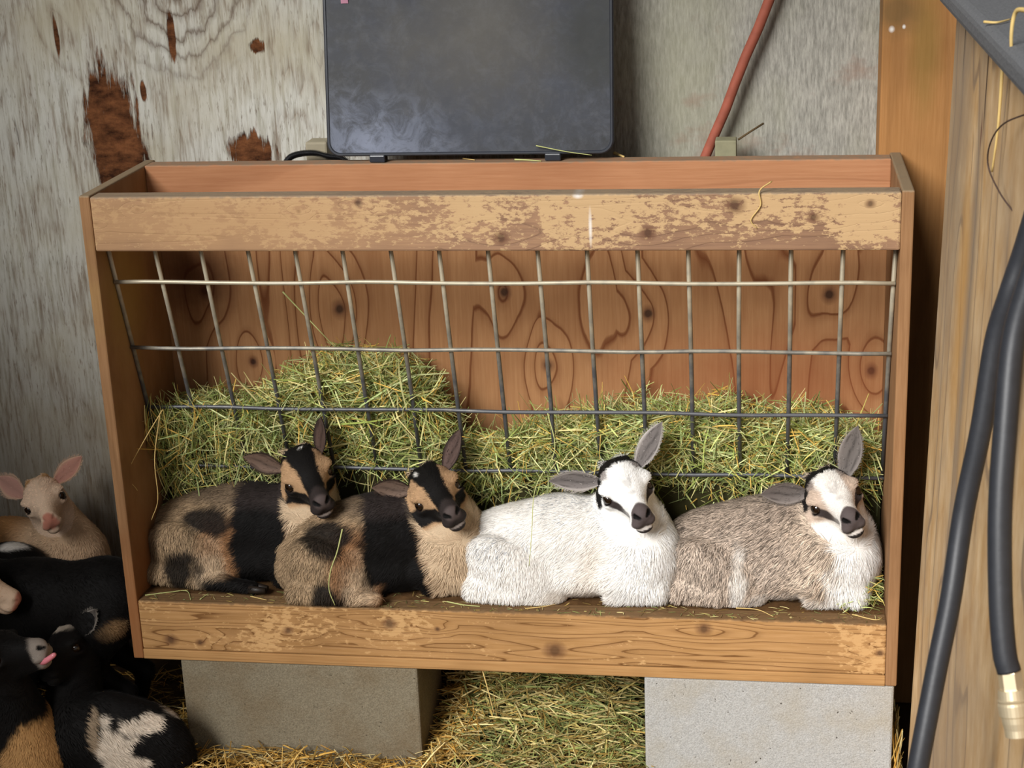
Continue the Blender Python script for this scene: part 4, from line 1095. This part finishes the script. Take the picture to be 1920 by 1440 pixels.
#@@PART5
# the kids crowded on the ground at the left
def standing_body(org, yaw, s=1.0, head=None, top=1.0):
    R_ = rotz(yaw); org = np.array(org, float)
    w = lambda p: org + R_ @ (np.array(p, float)*s)
    E = lambda c, r, k=.03: ell(w(c), np.array(r)*s, R_, k)
    K = lambda a, b, ra, rb, k=.012: cone(w(a), w(b), ra*s, rb*s, k)
    P_ = [E((0, 0, .215), (.125, .060, .070)), E((.10, 0, .215), (.060, .055, .070)), E((-.11, 0, .225), (.068, .056, .066)),
          K((-.165, 0, .25), (-.20, 0, .225), .014, .010)]
    hf = []
    for sy in (-1, 1):
        P_ += [K((.10, sy*.034, .20), (.108, sy*.034, .10), .030, .0145, .02), K((.108, sy*.034, .10), (.100, sy*.034, .022), .014, .0105),
               K((-.11, sy*.034, .20), (-.078, sy*.038, .135), .046, .026, .02), K((-.078, sy*.038, .135), (-.140, sy*.036, .090), .023, .013),
               K((-.140, sy*.036, .090), (-.122, sy*.036, .022), .0125, .0105)]
        hf += [(w((.100, sy*.034, .022)), w((.112, sy*.034, .0035/s)), .014*s), (w((-.122, sy*.036, .022)), w((-.110, sy*.036, .0035/s)), .014*s)]
    if head is not None:
        P_ += [cone(w((.115, 0, .235)), head.w((0, -.028, -.016)), .050*s, .032*head.s, .03), cone(w((.125, 0, .21)), head.w((0, -.018, -.028)), .040*s, .026*head.s, .025)]
    return P_, (lambda X: ((X-org) @ R_)/s), hf, R_
def ground_kid(label, body, org, yaw, s, head, style, coat, ears, dens=120000, **kw):
    if body == 'stand':
        P_, inv, hf, R_ = standing_body(org, yaw, s, head)
    else:
        P_, inv, w_, hoof, R_ = lying_body(org, yaw, s, (0, 0), head=head, **kw); hf = []
    def ct(X):
        cc, tt, ll = coat(inv(X), X)
        return head_coat(head.loc(X), style, cc, tt, ll)
    root = make_kid(label, P_, head, ct, hf, h=.0032, dens=dens, floor=Z0+.0006, flow=body_flow(R_, inv, head), group='kids crowded on the ground', wid=.0011)
    for sg, tip, face, wd, ci, co, ln in ears:
        head.ear(root, head.w((sg*.029, -.022, .018)), tip, face, wd, lin(ci), lin(co), lin(ln) if ln else None)
    return root, head
def plain(colr, L_=.009):
    def f(b, X):
        c = np.tile(np.array(lin(colr)), (len(b), 1))*(1+.12*vn(b, 40, 71))[:, None]
        return c, c*1.1, np.full(len(b), L_)
    return f
# cream kid looking over the others
eN, eF = at(51, 949, .235), at(119, 933, .240)
hd = aim_head((eN+eF)/2, eF-eN, (94, 978), 1.06)
def ccoat(b, X):
    c = np.tile(np.array(lin('#c9a988')), (len(b), 1)); c = mixc(c, np.array(lin('#b58656')), sstep(-b[:, 0], -.06, .0)); return c, c*1.1, np.full(len(b), .009)
ground_kid('cream kid with pink ears looking out beside the left end of the feeder', 'stand', (-.335, .285, Z0), -.12, 1.12, hd, 'cream', ccoat,
    [(-1, at(-8, 893, .265), CAMF+np.array([.25, 0, 0]), .042, '#b98d7f', '#c0a088', None), (1, at(151, 855, .275), CAMF+np.array([-.4, 0, 0]), .040, '#b08070', '#bd9c82', None)])
# black kid standing with its rump to the feeder, head out of view
hB = Head(at(-160, 985, .10), (.2, -1, .1), (-1, -.2, -.25), 1.2)
def bcoat(b, X):
    c = np.tile(c_black*.9, (len(b), 1)); 
    tp_ = ellm(X, tuple(at(222, 1160, .05)), (.022, .08, .018), .4, .5, 73); c = mixc(c, np.array(lin('#7d6244')), tp_)
    return c, c*1.1, np.full(len(b), .009)
ground_kid('black kid standing with its rump against the left end of the feeder', 'stand', (-.200, .085, Z0), math.pi, 1.16, hB, 'black', bcoat, [])
hP = Head(at(-330, 1000, .17), (.2, -1, .1), (-1, -.2, -.25), 1.1)
def pcoat(b, X):
    c = np.tile(c_black*.9, (len(b), 1)); c = mixc(c, c_white, ellm(X, tuple(at(20, 1022, .14)), (.072, .10, .0165), .2, .35, 72))
    return c, c*1.1, np.full(len(b), .009)
oP = at(97, 1015, .17)
ground_kid('kid with a white patch on its black back, between the cream and black kids', 'stand', (oP[0]-.205, .172, Z0), math.pi, 1.10, hP, 'black', pcoat, [])
# pale muzzle poking in from the left edge
hC = aim_head(at(-52, 1092, -.02), (.0, 1, .15), (41, 1128), 1.12)
ground_kid('pale tan kid whose pink muzzle pokes in at the left edge', 'stand', (-.50, -.02, Z0), .0, 1.05, hC, 'cream', plain('#c9a27c'), [])
# black kid in profile with its tongue out
cD = at(2, 1226, -.13)
hD = aim_head(cD, (.10, .95, .05), (88, 1213), 1.16)
def dcoat(b, X):
    x, y, z = b.T; wob = .008*vn(b, 40, 74)
    c = np.tile(c_black*1.1, (len(b), 1)); t_ = sstep(x+wob+.55*(.09-z)*(z < .2), .085, .10)*(1-sstep(z+wob, .145, .16)); c = mixc(c, np.array(lin('#b58a58')), t_)
    return c, c*1.1, np.full(len(b), .010)
rD, _ = ground_kid('black kid with a tan chest licking out its pink tongue at the left edge', 'lie', (-.272, -.115, Z0), .12, 1.0, hD, 'tongue', dcoat, [], chest=1.12)
bm = bmesh.new()
tp0, tp1, tp2 = hD.w((0, .045, -.024)), at(86, 1239, -.150), at(104, 1226, -.150)
tube(bm, catmull([tp0, (tp0+tp1)/2+np.array([0, 0, -.002]), tp1, tp2], 6), lambda t: .0072*(1-.45*t)*(1 if t < .95 else .6), 12)
bm_obj('tongue', bm, M_tongue, rD, True)['label'] = 'pink tongue sticking out'
# black and white kid curled up against the left block
hE = aim_head(at(122, 1222, -.02), (.85, -.2, .3), (84, 1262), 1.0)
def ecoat(b, X):
    c = np.tile(c_black, (len(b), 1))
    for (px_, py_, r_, sd_) in ((265, 1366, (.035, .1, .012), 75), (215, 1400, (.030, .1, .045), 76), (250, 1428, (.025, .1, .012), 77), (172, 1370, (.010, .1, .030), 78)):
        c = mixc(c, np.array(lin('#cfc0ae')) if sd_ != 78 else np.array(lin('#8d7a64')), ellm(X, tuple(at(px_, py_, -.12)), r_, .2, .45, sd_, 60))
    return c, c*1.1, np.full(len(b), .013)
ground_kid('black kid with white belly patches curled beside the left concrete block', 'lie', (-.012, -.075, Z0), math.pi+.10, .66, hE, 'patch', ecoat,
    [(1, at(176, 1143, .0), CAMF+np.array([-.5, 0, -.2]), .036, '#57504a', '#8d857c', None)], tall=1.15, rump=1.25)
